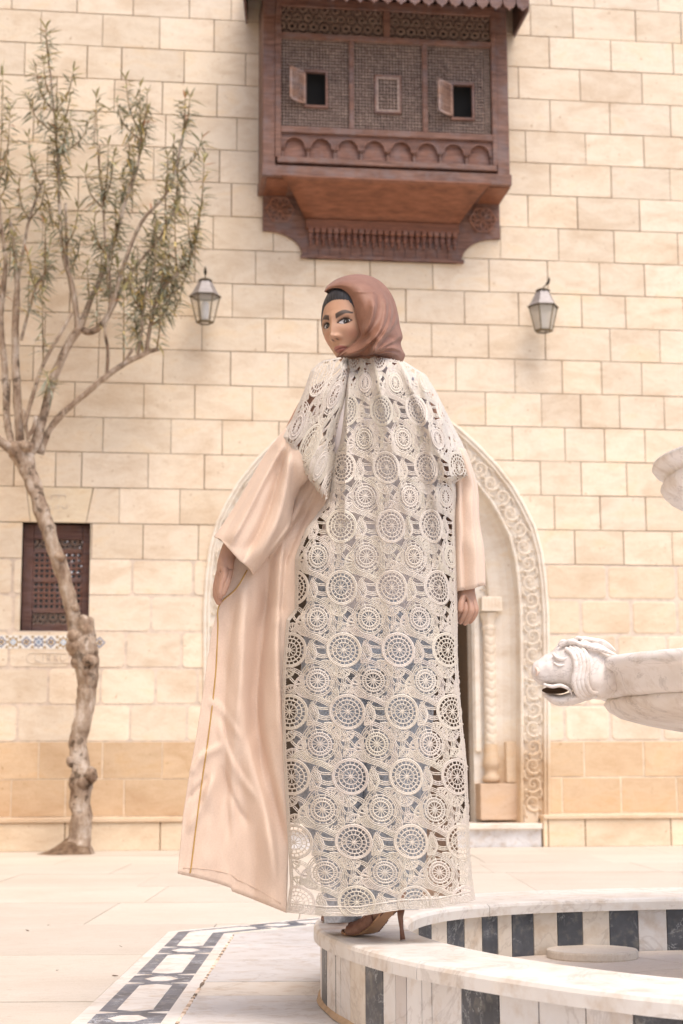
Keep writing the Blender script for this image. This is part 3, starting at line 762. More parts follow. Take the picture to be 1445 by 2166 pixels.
for fl in (1, -1):
    for nm, c in (("a", (.80, .71, .60, 1)), ("b", (.70, .54, .38, 1))):
        m_ = scroll_mesh(fl); m_.c = [c] * len(m_.v); SM[fl, nm] = m_.mesh("carved_scroll", M["limestone"], True)
def place_scroll(x, z, ang, fl, s=1.0, y=.018, par=None):
    o = bpy.data.objects.new("carved_scroll", SM[fl, "a" if z > ZTAN else "b"]); col.objects.link(o)
    o.matrix_world = Matrix.Translation((x, WALLY + y, z)) @ Matrix.Rotation(-ang, 4, 'Y') @ Matrix.Scale(s, 4); under(o, par or portal)
path = full_arch(.135); Ls = [0]
for a, b in zip(path, path[1:]): Ls.append(Ls[-1] + math.hypot(b[0] - a[0], b[1] - a[1]))
L = W(801, 1700).z; i = 0
while L < Ls[-1] - W(801, 1700).z:
    j = max(k for k in range(len(Ls)) if Ls[k] <= L); j = min(j, len(path) - 2); tt = (L - Ls[j]) / (Ls[j + 1] - Ls[j])
    x = path[j][0] + (path[j + 1][0] - path[j][0]) * tt; z = path[j][1] + (path[j + 1][1] - path[j][1]) * tt
    ang = math.atan2(path[j + 1][1] - path[j][1], path[j + 1][0] - path[j][0]) - math.pi / 2
    place_scroll(x, z, ang, 1 if i % 2 else -1, .98); L += .158; i += 1
# inner plane
DI = .30
xi = lambda px: W(px, 1450, -DI).x - PCX
zi = lambda py: W(1034, py, -DI).z
xo, xs0, xs1, xc0, xc1, xj = xi(1000), xi(1003), xi(1015), xi(1017), xi(1053), xi(1058)
inner = arch(.45)
opening = [(xo, 0)] + [(xo, zi(1330)), (xo - .01, zi(1240)), (xo - .06, zi(1160)), (xo - .16, zi(1090)), (xo - .30, zi(1040)), (xo - .5, zi(1000)), (0, zi(960))]
OP = [(PCX + x, z) for x, z in opening] + [(PCX - x, z) for x, z in reversed(opening[:-1])]
mb = MB()
big = full_arch(.42)
for p in subtract([big], OP): mb.prism(p, lambda q: (q[0], WALLY + DI + .2, q[1]), lambda q: (q[0], WALLY + DI, q[1]), (.78, .73, .66, 1))
under(mb.build("inner_wall", M["limestone"]), portal)
for sg in (-1, 1):
    mb = MB(); X = lambda q: PCX + sg * q
    def bx(a, b, y0, y1, z0, z1, c): mb.box((min(X(a), X(b)), WALLY + y0, z0), (max(X(a), X(b)), WALLY + y1, z1), c, ch=.004)
    bx(xs0, xs1, DI - .03, DI + .01, zi(1590), zi(1270), (.78, .72, .64, 1)); under(mb.build("jamb_strip", M["limestone"]), portal)
    mb = MB(); cx = (xc0 + xc1) / 2; rc = (xc1 - xc0) / 2 * .86
    zb, zt = zi(1575), zi(1332); prof = []; n = 14
    Mx = Matrix.Translation((X(cx), WALLY + DI - rc * .75, 0))
    def chev(z, an):                         # zigzag rings on the shaft
        ph = (z - zb) / (zt - zb) * 13 + .50 * abs((((an + math.pi / 2) / (2 * math.pi) * 3) % 1) - .5) * 2
        return 1 - .13 * (1 - min(1, abs((ph % 1) - .5) * 5))
    nz = 130
    for i in range(nz + 1):
        z = zb + (zt - zb) * i / nz
        for k in range(36):
            an = 2 * math.pi * k / 36; r_ = rc * .88 * chev(z, an)
            mb.v.append(tuple(Mx @ Vector((r_ * math.cos(an), r_ * math.sin(an), z)))); mb.c.append((.80, .71, .60, 1))
    for i in range(nz):
        for k in range(36):
            a = i * 36 + k; b = i * 36 + (k + 1) % 36; mb.f.append((a, b, b + 36, a + 36))
    under(mb.build("column_shaft", M["limestone"], smooth=True), portal)
    mb = MB(); r_ = rc
    mb.lathe([(r_ * .9, zi(1336)), (r_ * 1.05, zi(1332)), (r_ * 1.05, zi(1327)), (r_ * .92, zi(1324)), (r_ * 1.1, zi(1312)), (r_ * 1.3, zi(1301)), (r_ * 1.34, zi(1298)), (0, zi(1296))], 8, Mx, (.80, .71, .60, 1), a0=math.pi / 8, a1=2 * math.pi + math.pi / 8)
    under(mb.build("column_capital", M["limestone"]), portal)
    mb = MB(); bx(xc0 - .01, xc1 + .02, DI - .16, DI + .01, zi(1296), zi(1266), (.86, .78, .67, 1))
    for q in range(5):
        u = xc0 + .01 + (xc1 - xc0) * (q + .1) / 5; mb.box((min(X(u), X(u + .012)), WALLY + DI - .168, zi(1290)), (max(X(u), X(u + .012)), WALLY + DI - .155, zi(1270)), (.82, .72, .6, 1))
    under(mb.build("capital_block", M["limestone"]), portal)
    mb = MB(); tc = (.68, .53, .38, 1)
    mb.lathe([(r_ * .9, zi(1655)), (r_ * 1.25, zi(1652)), (r_ * 1.25, zi(1644)), (r_ * .95, zi(1638)), (r_ * .95, zi(1626)), (r_ * 1.18, zi(1622)), (r_ * 1.22, zi(1612)), (r_ * 1.05, zi(1596)), (r_ * .98, zi(1574))], 12, Mx, tc)
    under(mb.build("column_base", M["limestone"], smooth=True), portal)
    mb = MB(); bx(xi(1002), xi(1086), -.02 + DI - .20, DI, zi(1733), zi(1657), (.62, .46, .33, 1)); under(mb.build("column_pedestal", M["limestone"]), portal)
    mb = MB(); bx(xi(1088), xi(1106), .06, DI, zi(1733), zi(1657), (.68, .52, .36, 1)); under(mb.build("jamb_block", M["limestone"]), portal)
    mb = MB(); bx(xi(1058), xi(1108), .10, DI + .02, zi(1655), ZTAN, (.68, .53, .38, 1)); under(mb.build("jamb_block", M["limestone"]), portal)
    for (px, py, s, fl) in ((1034, 1236, .80, 1), (1022, 1180, .62, -1), (1008, 1130, .55, 1), (994, 1090, .5, -1), (976, 1060, .42, 1)):
        place_scroll(X(xi(px)), zi(py), 0, fl * sg, s, DI + .006)
mb = MB()                                   # passage behind the opening
x0, x1 = PCX - xo - .05, PCX + xo + .05; yb = WALLY + DI + .2; zt = zi(955)
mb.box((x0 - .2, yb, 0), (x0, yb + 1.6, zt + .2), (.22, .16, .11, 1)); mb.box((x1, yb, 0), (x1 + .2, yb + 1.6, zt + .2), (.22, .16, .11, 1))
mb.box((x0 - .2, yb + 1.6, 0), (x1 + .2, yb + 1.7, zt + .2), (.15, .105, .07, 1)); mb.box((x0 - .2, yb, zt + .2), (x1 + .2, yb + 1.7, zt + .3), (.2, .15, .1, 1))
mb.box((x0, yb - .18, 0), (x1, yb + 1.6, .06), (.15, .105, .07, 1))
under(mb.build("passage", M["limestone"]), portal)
mb = MB(); zs1, zs0 = W(1060, 1741).z, W(1060, 1753).z
mb.box((xd0 + .01, WALLY - .17, zs0), (xd1 - .01, WALLY + .5, zs1), (.80, .72, .64, 1), ch=.006); under(mb.build("threshold", M["limestone"]), portal)
mb = MB(); mb.box((xd0 + .01, WALLY - .12, 0), (xd1 - .01, WALLY + .5, zs0 - .001), (.85, .84, .84, 1)); under(mb.build("step_riser", M["marble"]), portal)
for sg, xx in ((1, xd1), (-1, xd0)):
    mb = MB(); xa = PCX + sg * (PROF[1][0] - .24)
    mb.box((min(xx, xa), WALLY - .0, zs1), (max(xx, xa), WALLY + .3, W(1100, 1703).z), (.76, .64, .50, 1), ch=.004); under(mb.build("jamb_foot", M["limestone"]), portal)

# ------------------------------------------------------------------ the wooden oriel window
OF = .50
ori = thing("lattice_oriel", "reddish brown wooden lattice oriel window jutting from the wall above the headscarf", "bay window", Vector((W(815, 300).x, WALLY, W(815, 500).z)))
fx = lambda px, off=OF: W(px, 230, off).x
fz = lambda py, off=OF: W(815, py, off).z
def Z(zx, zy): return 500 + zx / 2.223, zy / 2.223     # from the enlarged crop
def fr(name, x0, x1, y0, y1, o0, o1, mat="wood", c=(1, 1, 1, 1), ch=.006, par=None, at=OF):   # px box, y in px at x=815, offsets from wall
    mb = MB(); mb.box((fx(x0, at), WALLY - o1, fz(y1, at)), (fx(x1, at), WALLY - o0, fz(y0, at)), c, ch=ch); return under(mb.build(name, M[mat]), par or ori)
yl = lambda px, y: y                         # heights are taken at the middle column
LXa, LXb = 556, 1076; TOP = -8
fr("corner_post", LXa, 583, TOP, 367, .42, .50); fr("corner_post", 1050, LXb, TOP, 367, .42, .50)
fr("inner_post", 582, 595, 20, 342, .44, .515); fr("inner_post", 1040, 1051, 20, 342, .44, .515)
fr("top_rail", 583, 1050, 4, 24, .44, .51); fr("middle_rail", 594, 1041, 79, 90, .44, .512)
fr("divider", 812, 827, 24, 79, .45, .508); fr("divider", 739, 749, 90, 276, .45, .508); fr("divider", 894, 905, 90, 276, .45, .508)
fr("lower_rail", 594, 1041, 276, 290, .44, .516); fr("sill_rail", 586, 1048, 342, 354, .44, .525)
fr("base_beam", 554, 1078, 361, 384, .0, .535, "wood"); fr("shadow_gap", 560, 1072, 354, 361, .02, .47)
for s_, a in ((-1, LXa), (1, LXb)):          # side walls
    mb = MB(); x = fx(a); mb.box((min(x, x - s_ * .03), WALLY, fz(367)), (max(x, x - s_ * .03), WALLY - .42, fz(TOP)), (.9, .9, .9, 1)); under(mb.build("side_panel", M["wood"]), ori)
mb = MB(); mb.box((fx(585), WALLY - .06, fz(340)), (fx(1047), WALLY - .03, fz(5))); under(mb.build("shade_back", M["shade_black"]), ori)  # black sheet stands in for the shade behind the lattice
mb = MB(); mb.box((fx(560), WALLY - .45, fz(TOP)), (fx(1072), WALLY, fz(TOP - 6))); under(mb.build("ceiling_board", M["wood"]), ori)
# turned lattice of the three panels: real crossing rods and beads, joined
t = NT("lattice_wood"); b = t.ramp(t.noise(40, 4), [(.3, (.22, .14, .11)), (.7, (.42, .31, .25))]); t.base(t.mix(b, t.attr(), 1.0, 'MULTIPLY')); M["lattice_wood"] = t.set(.6)
def octa(mb, c, r, cc): 
    x, y, z = c; mb.add([(x - r, y, z), (x + r, y, z), (x, y - r, z), (x, y, z - r), (x, y, z + r)], [(0, 2, 4), (2, 1, 4), (0, 3, 2), (2, 3, 1)], cc)
def lattice(name, x0, x1, z0, z1, nx, nz, y, holes=(), par=None):
    mb = MB(); dx, dz = (x1 - x0) / nx, (z1 - z0) / nz; w = dx * .13
    inh = lambda x, z: any(a < x < b and c < z < d for a, b, c, d in holes)
    rl = random.Random(int(x0 * 100))
    for i in range(nx + 1):
        for j in range(nz + 1):
            x, z = x0 + i * dx, z0 + j * dz
            if inh(x, z): continue
            g_ = .8 + .4 * rl.random(); cc = (g_, g_, g_, 1)
            octa(mb, (x, y, z), dx * .34, cc)
            if i < nx and not inh(x + dx * .9, z): mb.box((x, y - w, z - w), (x + dx, y + w, z + w), cc)
            if j < nz and not inh(x, z + dz * .9): mb.box((x - w, y - w, z), (x + w, y + w, z + dz), cc)
            if i < nx and j < nz and not inh(x + dx / 2, z + dz / 2) : octa(mb, (x + dx / 2, y + .004, z + dz / 2), dx * .17, cc)
    o = mb.build(name, M["lattice_wood"]); o["kind"] = "stuff"; return under(o, par or ori)
hA = (fx(648), fx(689), fz(229), fz(160)); hC = (fx(959), fx(999), fz(241), fz(172)); hB = (fx(796), fx(846), fz(236), fz(162))
yL = WALLY - .478
lattice("bead_lattice", fx(595), fx(739), fz(276), fz(90), 22, 28, yL, [hA])
lattice("bead_lattice", fx(750), fx(894), fz(276), fz(90), 22, 28, yL, [hB])
lattice("bead_lattice", fx(906), fx(1041), fz(276), fz(90), 21, 28, yL, [hC])
def frame4(name, h, w, y0, y1, par=None, mat="wood", c=(1, 1, 1, 1)):
    a, b, z0, z1 = h
    for q in (((a - w, z0), (a, z1)), ((b, z0), (b + w, z1)), ((a - w, z0 - w), (b + w, z0 - .0005)), ((a - w, z1 + .0005), (b + w, z1 + w))):
        mb = MB(); mb.box((q[0][0], y0, q[0][1]), (q[1][0], y1, q[1][1]), c); under(mb.build(name, M[mat]), par or ori)
for h in (hA, hC):
    frame4("hatch_frame", h, .022, WALLY - .505, WALLY - .46)
    mb = MB(); mb.box((h[0] - .02, WALLY - .40, h[2] - .02), (h[1] + .02, WALLY - .39, h[3] + .02)); under(mb.build("shade_sheet", M["shade_black"]), ori)  # black sheet painted as the shade inside the hatch
    # the little shutter stands open to the left, swung out
    wd, hh = h[1] - h[0] + .01, h[3] - h[2]; Mh = Matrix.Translation((h[0] - .012, WALLY - .508, h[2])) @ Matrix.Rotation(math.radians(38), 4, 'Z')
    mb = MB(); cc = (1.9, 2.3, 2.4, 1)
    for a_ in ((-wd, -.006, 0, -wd + .02, .006, hh), (-.02, -.006, 0, 0, .006, hh), (-wd, -.006, 0, 0, .006, .02), (-wd, -.006, hh - .02, 0, .006, hh)): mb.box(a_[:3], a_[3:], cc, Mh)
    for k in range(1, 8): mb.box((-wd + k * wd / 8 - .003, -.004, .01), (-wd + k * wd / 8 + .003, .004, hh - .01), cc, Mh)
    for k in range(1, 14): mb.box((-wd + .01, -.004, k * hh / 14 - .003), (-.01, .004, k * hh / 14 + .003), cc, Mh)
    under(mb.build("open_shutter", M["wood"]), ori)
frame4("hatch_frame", hB, .014, WALLY - .505, WALLY - .46)
frame4("closed_shutter", (hB[0] + .022, hB[1] - .022, hB[2] + .022, hB[3] - .022), .021, WALLY - .50, WALLY - .47, mat="lattice_wood")
lattice("shutter_lattice", hB[0] + .02, hB[1] - .02, hB[2] + .02, hB[3] - .02, 6, 9, yL - .01)
# star screens: three families of slats with small hexagon rings
def star_screen(x0, x1, z0, z1, y, par, s=.095):
    mb = MB(); cc = (.95, .9, .85, 1); n1 = 0; r3 = math.sqrt(3) / 2
    def bar(p, q, w=.0085):
        p, q = Vector(p), Vector(q); d = q - p
        if d.length < 1e-4: return
        d.normalize(); n = Vector((-d.y, d.x)) * w
        a = [p + n, p - n, q - n, q + n]; poly = intersect([(v.x, v.y) for v in a], [(x0, z0), (x1, z0), (x1, z1), (x0, z1)])
        if not poly: poly = intersect([(v.x, v.y) for v in reversed(a)], [(x0, z0), (x1, z0), (x1, z1), (x0, z1)])
        if poly: mb.prism(poly, lambda k: (k[0], y + .012, k[1]), lambda k: (k[0], y, k[1]), cc)
    j = 0; z = z0 - s
    while z < z1 + s:
        i = 0; x = x0 - s + (j % 2) * s / 2
        while x < x1 + s:
            R_ = s * .30
            hx = [(x + R_ * math.cos(k * math.pi / 3), z + R_ * math.sin(k * math.pi / 3)) for k in range(6)]
            for k in range(6): bar(hx[k], hx[(k + 1) % 6])
            for k in range(6):
                an = k * math.pi / 3; bar((x + R_ * math.cos(an), z + R_ * math.sin(an)), (x + s * .58 * math.cos(an), z + s * .58 * math.sin(an)), .006)
            for k in range(6):
                an = (k + .5) * math.pi / 3; bar((x + R_ * .87 * math.cos(an), z + R_ * .87 * math.sin(an)), (x + s * .5 * math.cos(an), z + s * .5 * math.sin(an)), .006)
            x += s
        z += s * r3; j += 1
    o = mb.build("star_screen", M["lattice_wood"]); o["kind"] = "stuff"; return under(o, par)
star_screen(fx(595), fx(812), fz(79), fz(24), WALLY - .485, ori); star_screen(fx(827), fx(1041), fz(79), fz(24), WALLY - .485, ori)
# arcade of eight blind arches
xa, xb, za, zb2 = fx(595), fx(1041), fz(342), fz(290)
mb = MB(); mb.box((xa, WALLY - .462, za), (xb, WALLY - .45, zb2), (1.15, 1.05, 1.0, 1)); under(mb.build("arcade_back", M["wood"]), ori)
wA = (xb - xa) / 8
for i in range(8):
    x0 = xa + wA * i; r_ = wA * .40; cx = x0 + wA / 2; zc = za + (zb2 - za) * .42; n = 12
    top = [(cx + r_ * math.cos(math.pi * k / n), zc + min(r_ * math.sin(math.pi * k / n) * 1.05, zb2 - zc - .012)) for k in range(n + 1)]
    mb = MB()
    for k in range(n):                       # plate above the arch
        p, q = top[k], top[k + 1]
        mb.prism([(p[0], p[1]), (p[0], zb2), (q[0], zb2), (q[0], q[1])], lambda k_: (k_[0], WALLY - .463, k_[1]), lambda k_: (k_[0], WALLY - .492, k_[1]), (.85, .8, .8, 1))
    for (u0, u1) in ((x0, cx - r_), (cx + r_, x0 + wA)):
        mb.box((u0, WALLY - .492, zc), (u1, WALLY - .463, zb2), (.85, .8, .8, 1))
    mb.tube([(p[0], WALLY - .494, p[1]) for p in top], .006, 5, (1.2, 1.2, 1.2, 1))
    under(mb.build("blind_arch", M["wood"]), ori)
for i in range(9):
    x0 = xa + wA * i; x0 = min(max(x0, xa + .012), xb - .012); mb = MB(); zc = za + (zb2 - za) * .42
    mb.lathe([(.020, za), (.020, za + .012), (.011, za + .022), (.015, za + .06), (.010, za + .075), (.018, zc - .018), (.024, zc)], 8, Matrix.Translation((x0, WALLY - .478, 0)), (.9, .9, .9, 1))
    under(mb.build("colonnette", M["wood"], smooth=True), ori)
# underside: coved board sloping back to the wall
bz0, bz1 = fz(384), W(815, 470, .06).z
xt0, xt1 = fx(594), fx(1034); xw0, xw1 = W(648, 470, .06).x, W(969, 470, .06).x
def cove(u, v):
    y = .48 * (1 - v) ** 1.0 + .07 * v; bow = .10 * math.sin(math.pi * v) * -1
    z = bz0 + (bz1 - bz0) * v; off = .49 * (1 - v) ** 1.35 + .06
    k = v ** .75
    return Vector((xt0 + (xw0 - xt0) * k + u * ((xt1 - xt0) * (1 - k) + (xw1 - xw0) * k), WALLY - off, z))
mb = MB(); mb.grid(cove, 12, 12, (1.25, 1.15, 1.05, 1)); o = under(mb.build("coved_underside", M["wood_flat"], smooth=True), ori); solid(o, .015)
yb0, yb1 = W(815, 468, .06).z, W(815, 490, .06).z
mb = MB(); mb.box((xw0 - .005, WALLY - .085, yb1), (xw1 + .005, WALLY - .02, bz1), (1.1, 1.0, .9, 1), ch=.004); under(mb.build("lower_fascia", M["wood_flat"]), ori)
# back board with curved ears
wx = lambda px: W(px, 480, .03).x
wz = lambda py: W(815, py, .03).z
def ear(side):
    mb = MB(); A = wx(556) if side < 0 else wx(1057); B = wx(650) if side < 0 else wx(966)
    s_ = 1 if side < 0 else -1
    zt, zm, zb = wz(405), wz(497 if side < 0 else 497), wz(548); n = 10
    poly = [(A, zt), (A, zm)]
    for k in range(n + 1):
        a = math.pi / 2 * k / n; poly.append((A + s_ * (.03 + (abs(B - A) - .07) * math.sin(a)), zb + .0 + (zm - zb) * math.cos(a)))
    poly += [(B, zb), (B, zt)]
    mb.prism(poly, lambda q: (q[0], WALLY - .002, q[1]), lambda q: (q[0], WALLY - .035, q[1])); under(mb.build("bracket_board", M["wood"]), ori)
    # side bracket: quarter curve from the back board up to the body
    mb = MB(); n2 = 12; x1_ = A + s_ * .20; prof_ = []
    for k in range(n2 + 1):
        an = math.pi / 2 * k / n2; prof_.append((.045 + .44 * (1 - math.cos(an)), zt - .03 + (bz0 - zt + .02) * math.sin(an)))
    prof_ += [(.485, bz0 - .002), (.045, bz0 - .002)]
    mb.prism(prof_, lambda q: (A + s_ * .002, WALLY - q[0], q[1]), lambda q: (x1_, WALLY - q[0], q[1]), (1.2, 1.1, 1.0, 1))
    under(mb.build("curved_bracket", M["wood_flat"]), ori)
    # rosette of interlaced rings
    cx, cz = wx(592 if side < 0 else 1021), wz(452 if side < 0 else 458); R_ = .125; mb = MB()
    for k in range(6):
        an = k * math.pi / 3; c_ = (cx + R_ * .5 * math.cos(an), cz + R_ * .5 * math.sin(an))
        mb.tube([(c_[0] + R_ * .42 * math.cos(q), WALLY - .042, c_[1] + R_ * .42 * math.sin(q)) for q in np.linspace(0, 2 * math.pi, 15)], .009, 5, (1.4, 1.3, 1.2, 1), cap=False)
        mb.tube([(cx + R_ * .15 * math.cos(an), WALLY - .043, cz + R_ * .15 * math.sin(an)), (cx + R_ * math.cos(an), WALLY - .043, cz + R_ * math.sin(an))], .008, 5, (1.4, 1.3, 1.2, 1))
        mb.tube([(cx + R_ * math.cos(an), WALLY - .043, cz + R_ * math.sin(an)), (cx + R_ * math.cos(an + math.pi / 3), WALLY - .043, cz + R_ * math.sin(an + math.pi / 3))], .008, 5, (1.4, 1.3, 1.2, 1))
    under(mb.build("rosette", M["wood"]), ori)
ear(-1); ear(1)
mb = MB(); mb.box((wx(650), WALLY - .035, wz(552)), (wx(966), WALLY - .002, wz(405))); under(mb.build("back_board", M["wood"]), ori)
mb = MB(); mb.box((wx(636), WALLY - .050, wz(552)), (wx(980), WALLY - .01, wz(545)), ch=.004); under(mb.build("bottom_bead", M["wood"]), ori)
nP = 24; pa, pb = wx(650), wx(967)           # hanging pendants
for i in range(nP):
    x = pa + (pb - pa) * (i + .5) / nP; mb = MB(); w = (pb - pa) / nP * .40; z1 = wz(490)
    mb.box((x - w, WALLY - .09, z1 - .045), (x + w, WALLY - .035, z1 - .002), (1.25, 1.1, 1.0, 1), ch=.003)
    zz = z1 - .045; k = [.9, .6][i % 2]
    mb.lathe([(w * .7, zz), (w * 1.0, zz - .02), (w * 1.05, zz - .04), (w * .5, zz - .055 - .02 * k), (w * .7, zz - .075 - .02 * k), (.001, zz - .10 - .03 * k)], 6, Matrix.Translation((x, WALLY - .055, 0)), (1.0, .85, .8, 1))
    under(mb.build("carved_pendant", M["wood"]), ori)
for i in range(14):
    x = pa + (pb - pa) * (i + .5) / 14; mb = MB(); w = (pb - pa) / 14 * .42
    mb.box((x - w, WALLY - .043, wz(545)), (x + w, WALLY - .035, wz(522)), (.9, .85, .8, 1)); under(mb.build("small_tablet", M["wood"]), ori)
# canopy with scalloped valance
can0, can1 = fx(512, .95), fx(1125, .95); zc_ = W(1125, 22, .95).z
cwl, cwr = W(520, 79, .0).x, W(1089, 85, 0).x; zwall = W(1089, 80, .0).z
mb = MB(); zf = zc_ + .10
mb.hexa([(cwl, WALLY, zwall + .36), (cwr, WALLY, zwall + .36), (can1, WALLY - .95, zf), (can0, WALLY - .95, zf), (cwl, WALLY, zwall + .40), (cwr, WALLY, zwall + .40), (can1, WALLY - .95, zf + .03), (can0, WALLY - .95, zf + .03)])
under(mb.build("canopy_roof", M["wood"]), ori)
nv = 21
for i in range(nv):
    x0, x1 = can0 + (can1 - can0) * i / nv, can0 + (can1 - can0) * (i + 1) / nv; xm = (x0 + x1) / 2; q = .004
    poly = [(x0 + q, zc_ + .055), (x0 + .02, zc_ + .02), (xm - .02, zc_ + .012), (xm, zc_ - .012), (xm + .02, zc_ + .012), (x1 - .02, zc_ + .02), (x1 - q, zc_ + .055), (x1 - q, zf + .01), (x0 + q, zf + .01)]
    mb = MB(); mb.prism(poly, lambda p: (p[0], WALLY - .935, p[1]), lambda p: (p[0], WALLY - .955, p[1]), (.85, .85, .9, 1)); under(mb.build("valance_scallop", M["wood"]), ori)
for s_, xf, xw in ((-1, can0, cwl), (1, can1, cwr)):
    n = 12; mb = MB()
    for i in range(n):
        def pt(t_, dz): x = xf + (xw - xf) * t_; y = WALLY - .95 + .95 * t_; zb = zc_ + (zwall - zc_) * t_; return (x, y, zb + dz)
        a, b = i / n, (i + 1) / n; m = (a + b) / 2
        pts = [pt(a, .05), pt(m, -.01), pt(b, .05)]; tp = [pt(a, .16 + .2 * a), pt(b, .16 + .2 * b)]
        vs = [pts[0], pts[1], pts[2], tp[1], tp[0]]; vs2 = [(x - s_ * .015, y, z) for x, y, z in vs]
        mb.add(vs + vs2, [(0, 1, 2, 3, 4), (9, 8, 7, 6, 5)] + [(k, (k + 1) % 5, 5 + (k + 1) % 5, 5 + k) for k in range(5)], (.8, .8, .8, 1))
    under(mb.build("side_valance", M["wood"]), ori)

# ------------------------------------------------------------------ wall lanterns
plain("bronze", (.10, .075, .045), .5, .3, .2, 40); plain("tin_top", (.32, .29, .28), .5, .2, .1, 30)
t = NT("lantern_glass"); t.base((.85, .80, .68)); t.set(.18); t.b.inputs["Transmission Weight"].default_value = .0; t.b.inputs["Alpha"].default_value = .28; M["glass"] = t.m
t = NT("frosted_glass"); t.base((.66, .61, .52)); t.set(.35); t.b.inputs["Alpha"].default_value = .62; M["frosted"] = t.m
plain("lamp_white", (.62, .62, .66), .5, vary=.03)
def lantern(px, py_rim, py_bot, wr, wb, gl, lean, label):
    off = .22; c = W(px, py_rim, off); s = (W(px + 100, py_rim, off).x - W(px - 100, py_rim, off).x) / 200
    L_ = thing("wall_lantern", label, "lantern", Vector((c.x, WALLY, c.z)), "lanterns on the stone wall")
    zr = 0; zb = W(px, py_bot, off).z - c.z; zt = zr + 34 * s; R0, R1, R2 = wr * s / 2, wb * s / 2, 13 * s
    Mx = Matrix.Translation(c); hx = lambda r, z, k: Vector((r * math.cos(k * math.pi / 3), r * math.sin(k * math.pi / 3), z))
    def pb(name, mb, mat, par=None, sm=False): return under(mb.build(name, M[mat], smooth=sm), L_)
    mb = MB(); mb.lathe([(R0 * 1.04, zr - .004), (R0 * 1.04, zr + .006), (R0 * .93, zr + .012)], 6, Mx, a0=0, a1=2 * math.pi); pb("rim", mb, "bronze")
    mb = MB(); mb.lathe([(R0 * .97, zr + .01), (R0 * .78, zr + .045), (R0 * .50, zt - .02), (R2 * 1.0, zt)], 6, Mx, (1, 1, 1, 1)); pb("roof", mb, "tin_top")
    mb = MB(); mb.lathe([(R2 * 1.15, zt - .002), (R2 * 1.15, zt + .008), (R2 * .8, zt + .02), (.006, zt + .03)], 12, Mx); pb("cap", mb, "bronze")
    top = c + Vector((0, 0, zt + .03)); tip = top + Vector((lean * .05, 0, .05)); mb = MB()
    mb.tube([top, top + (tip - top) * .5, tip, tip + Vector((lean * .01, 0, .03)), tip + Vector((lean * .012, 0, .055))], [.005, .005, .015, .011, .001], 8, (.5, .5, .5, 1)); pb("finial", mb, "bronze")
    for k in range(6):
        mb = MB(); mb.tube([c + hx(R0 * .93, zr - .003, k), c + hx(R1, zb, k)], .0055, 5, (1.6, 1.6, 1.5, 1)); pb("rib", mb, "bronze")
        mb = MB(); a, b, p, q = hx(R0 * .92, zr - .006, k), hx(R0 * .92, zr - .006, k + 1), hx(R1 * .98, zb + .004, k + 1), hx(R1 * .98, zb + .004, k)
        mb.add([c + a, c + b, c + p, c + q], [(0, 1, 2, 3)]); pb("pane", mb, gl)
    mb = MB(); mb.lathe([(R1 * 1.05, zb + .006), (R1 * 1.06, zb - .004), (R1 * .75, zb - .012), (R1 * .72, zb - .004)], 6, Mx, (1.4, 1.4, 1.3, 1)); pb("base_ring", mb, "bronze")
    mb = MB(); mb.lathe([(.026, zb + .03), (.034, zb + .06), (.036, zr - .07), (.03, zr - .05), (.0, zr - .045)], 12, Mx); pb("lamp_tube", mb, "lamp_white", sm=True)
    mb = MB(); mb.tube([c + Vector((0, 0, zt + .02)), c + Vector((0, off * .5, zt + .05)), c + Vector((0, off, zt - .02))], .007, 6, (.8, .8, .8, 1)); mb.box(c + Vector((-.02, off - .012, zt - .06)), c + Vector((.02, off - .001, zt + .02)), (.8, .8, .8, 1)); pb("wall_arm", mb, "bronze")
lantern(434, 628, 682, 66, 36, "glass", 0, "clear glass wall lantern hanging nearest the tree, its white tube showing")
lantern(1149, 650, 700, 64, 36, "frosted", 1, "cloudy glass wall lantern to the right of the oriel, over the fountain")

# ------------------------------------------------------------------ small lattice window at the left
wn = thing("lattice_window", "small dark brown wooden lattice window set in the wall behind the tree trunk", "window", Vector(((WIN[0][0] + WIN[1][0]) / 2, WALLY, WIN[0][1])))
X0, X1, Z0, Z1 = WIN[0][0], WIN[1][0], WIN[0][1], WIN[2][1]; RD = .13
ux = lambda px: X0 + (px - 42) / 150.0 * (X1 - X0)
uz = lambda py: Z1 + (py - 1107) / 223.0 * (Z0 - Z1)
for a, b in (((X0, Z0), (ux(66), Z1)), ((ux(174), Z0), (X1, Z1)), ((ux(66), Z0), (ux(174), uz(1314))), ((ux(66), uz(1138)), (ux(174), Z1))):
    mb = MB(); mb.box((a[0] + .001, WALLY + RD - .02, a[1] + .001), (b[0] - .001, WALLY + RD + .03, b[1] - .001), (.75, .70, .75, 1), ch=.004); under(mb.build("frame_board", M["wood"]), wn)
for y0, y1 in ((1158, 1165), (1219, 1226), (1282, 1290)):
    mb = MB(); mb.box((ux(67), WALLY + RD - .012, uz(y1)), (ux(173), WALLY + RD + .02, uz(y0)), (.8, .8, .85, 1)); under(mb.build("cross_rail", M["wood"]), wn)
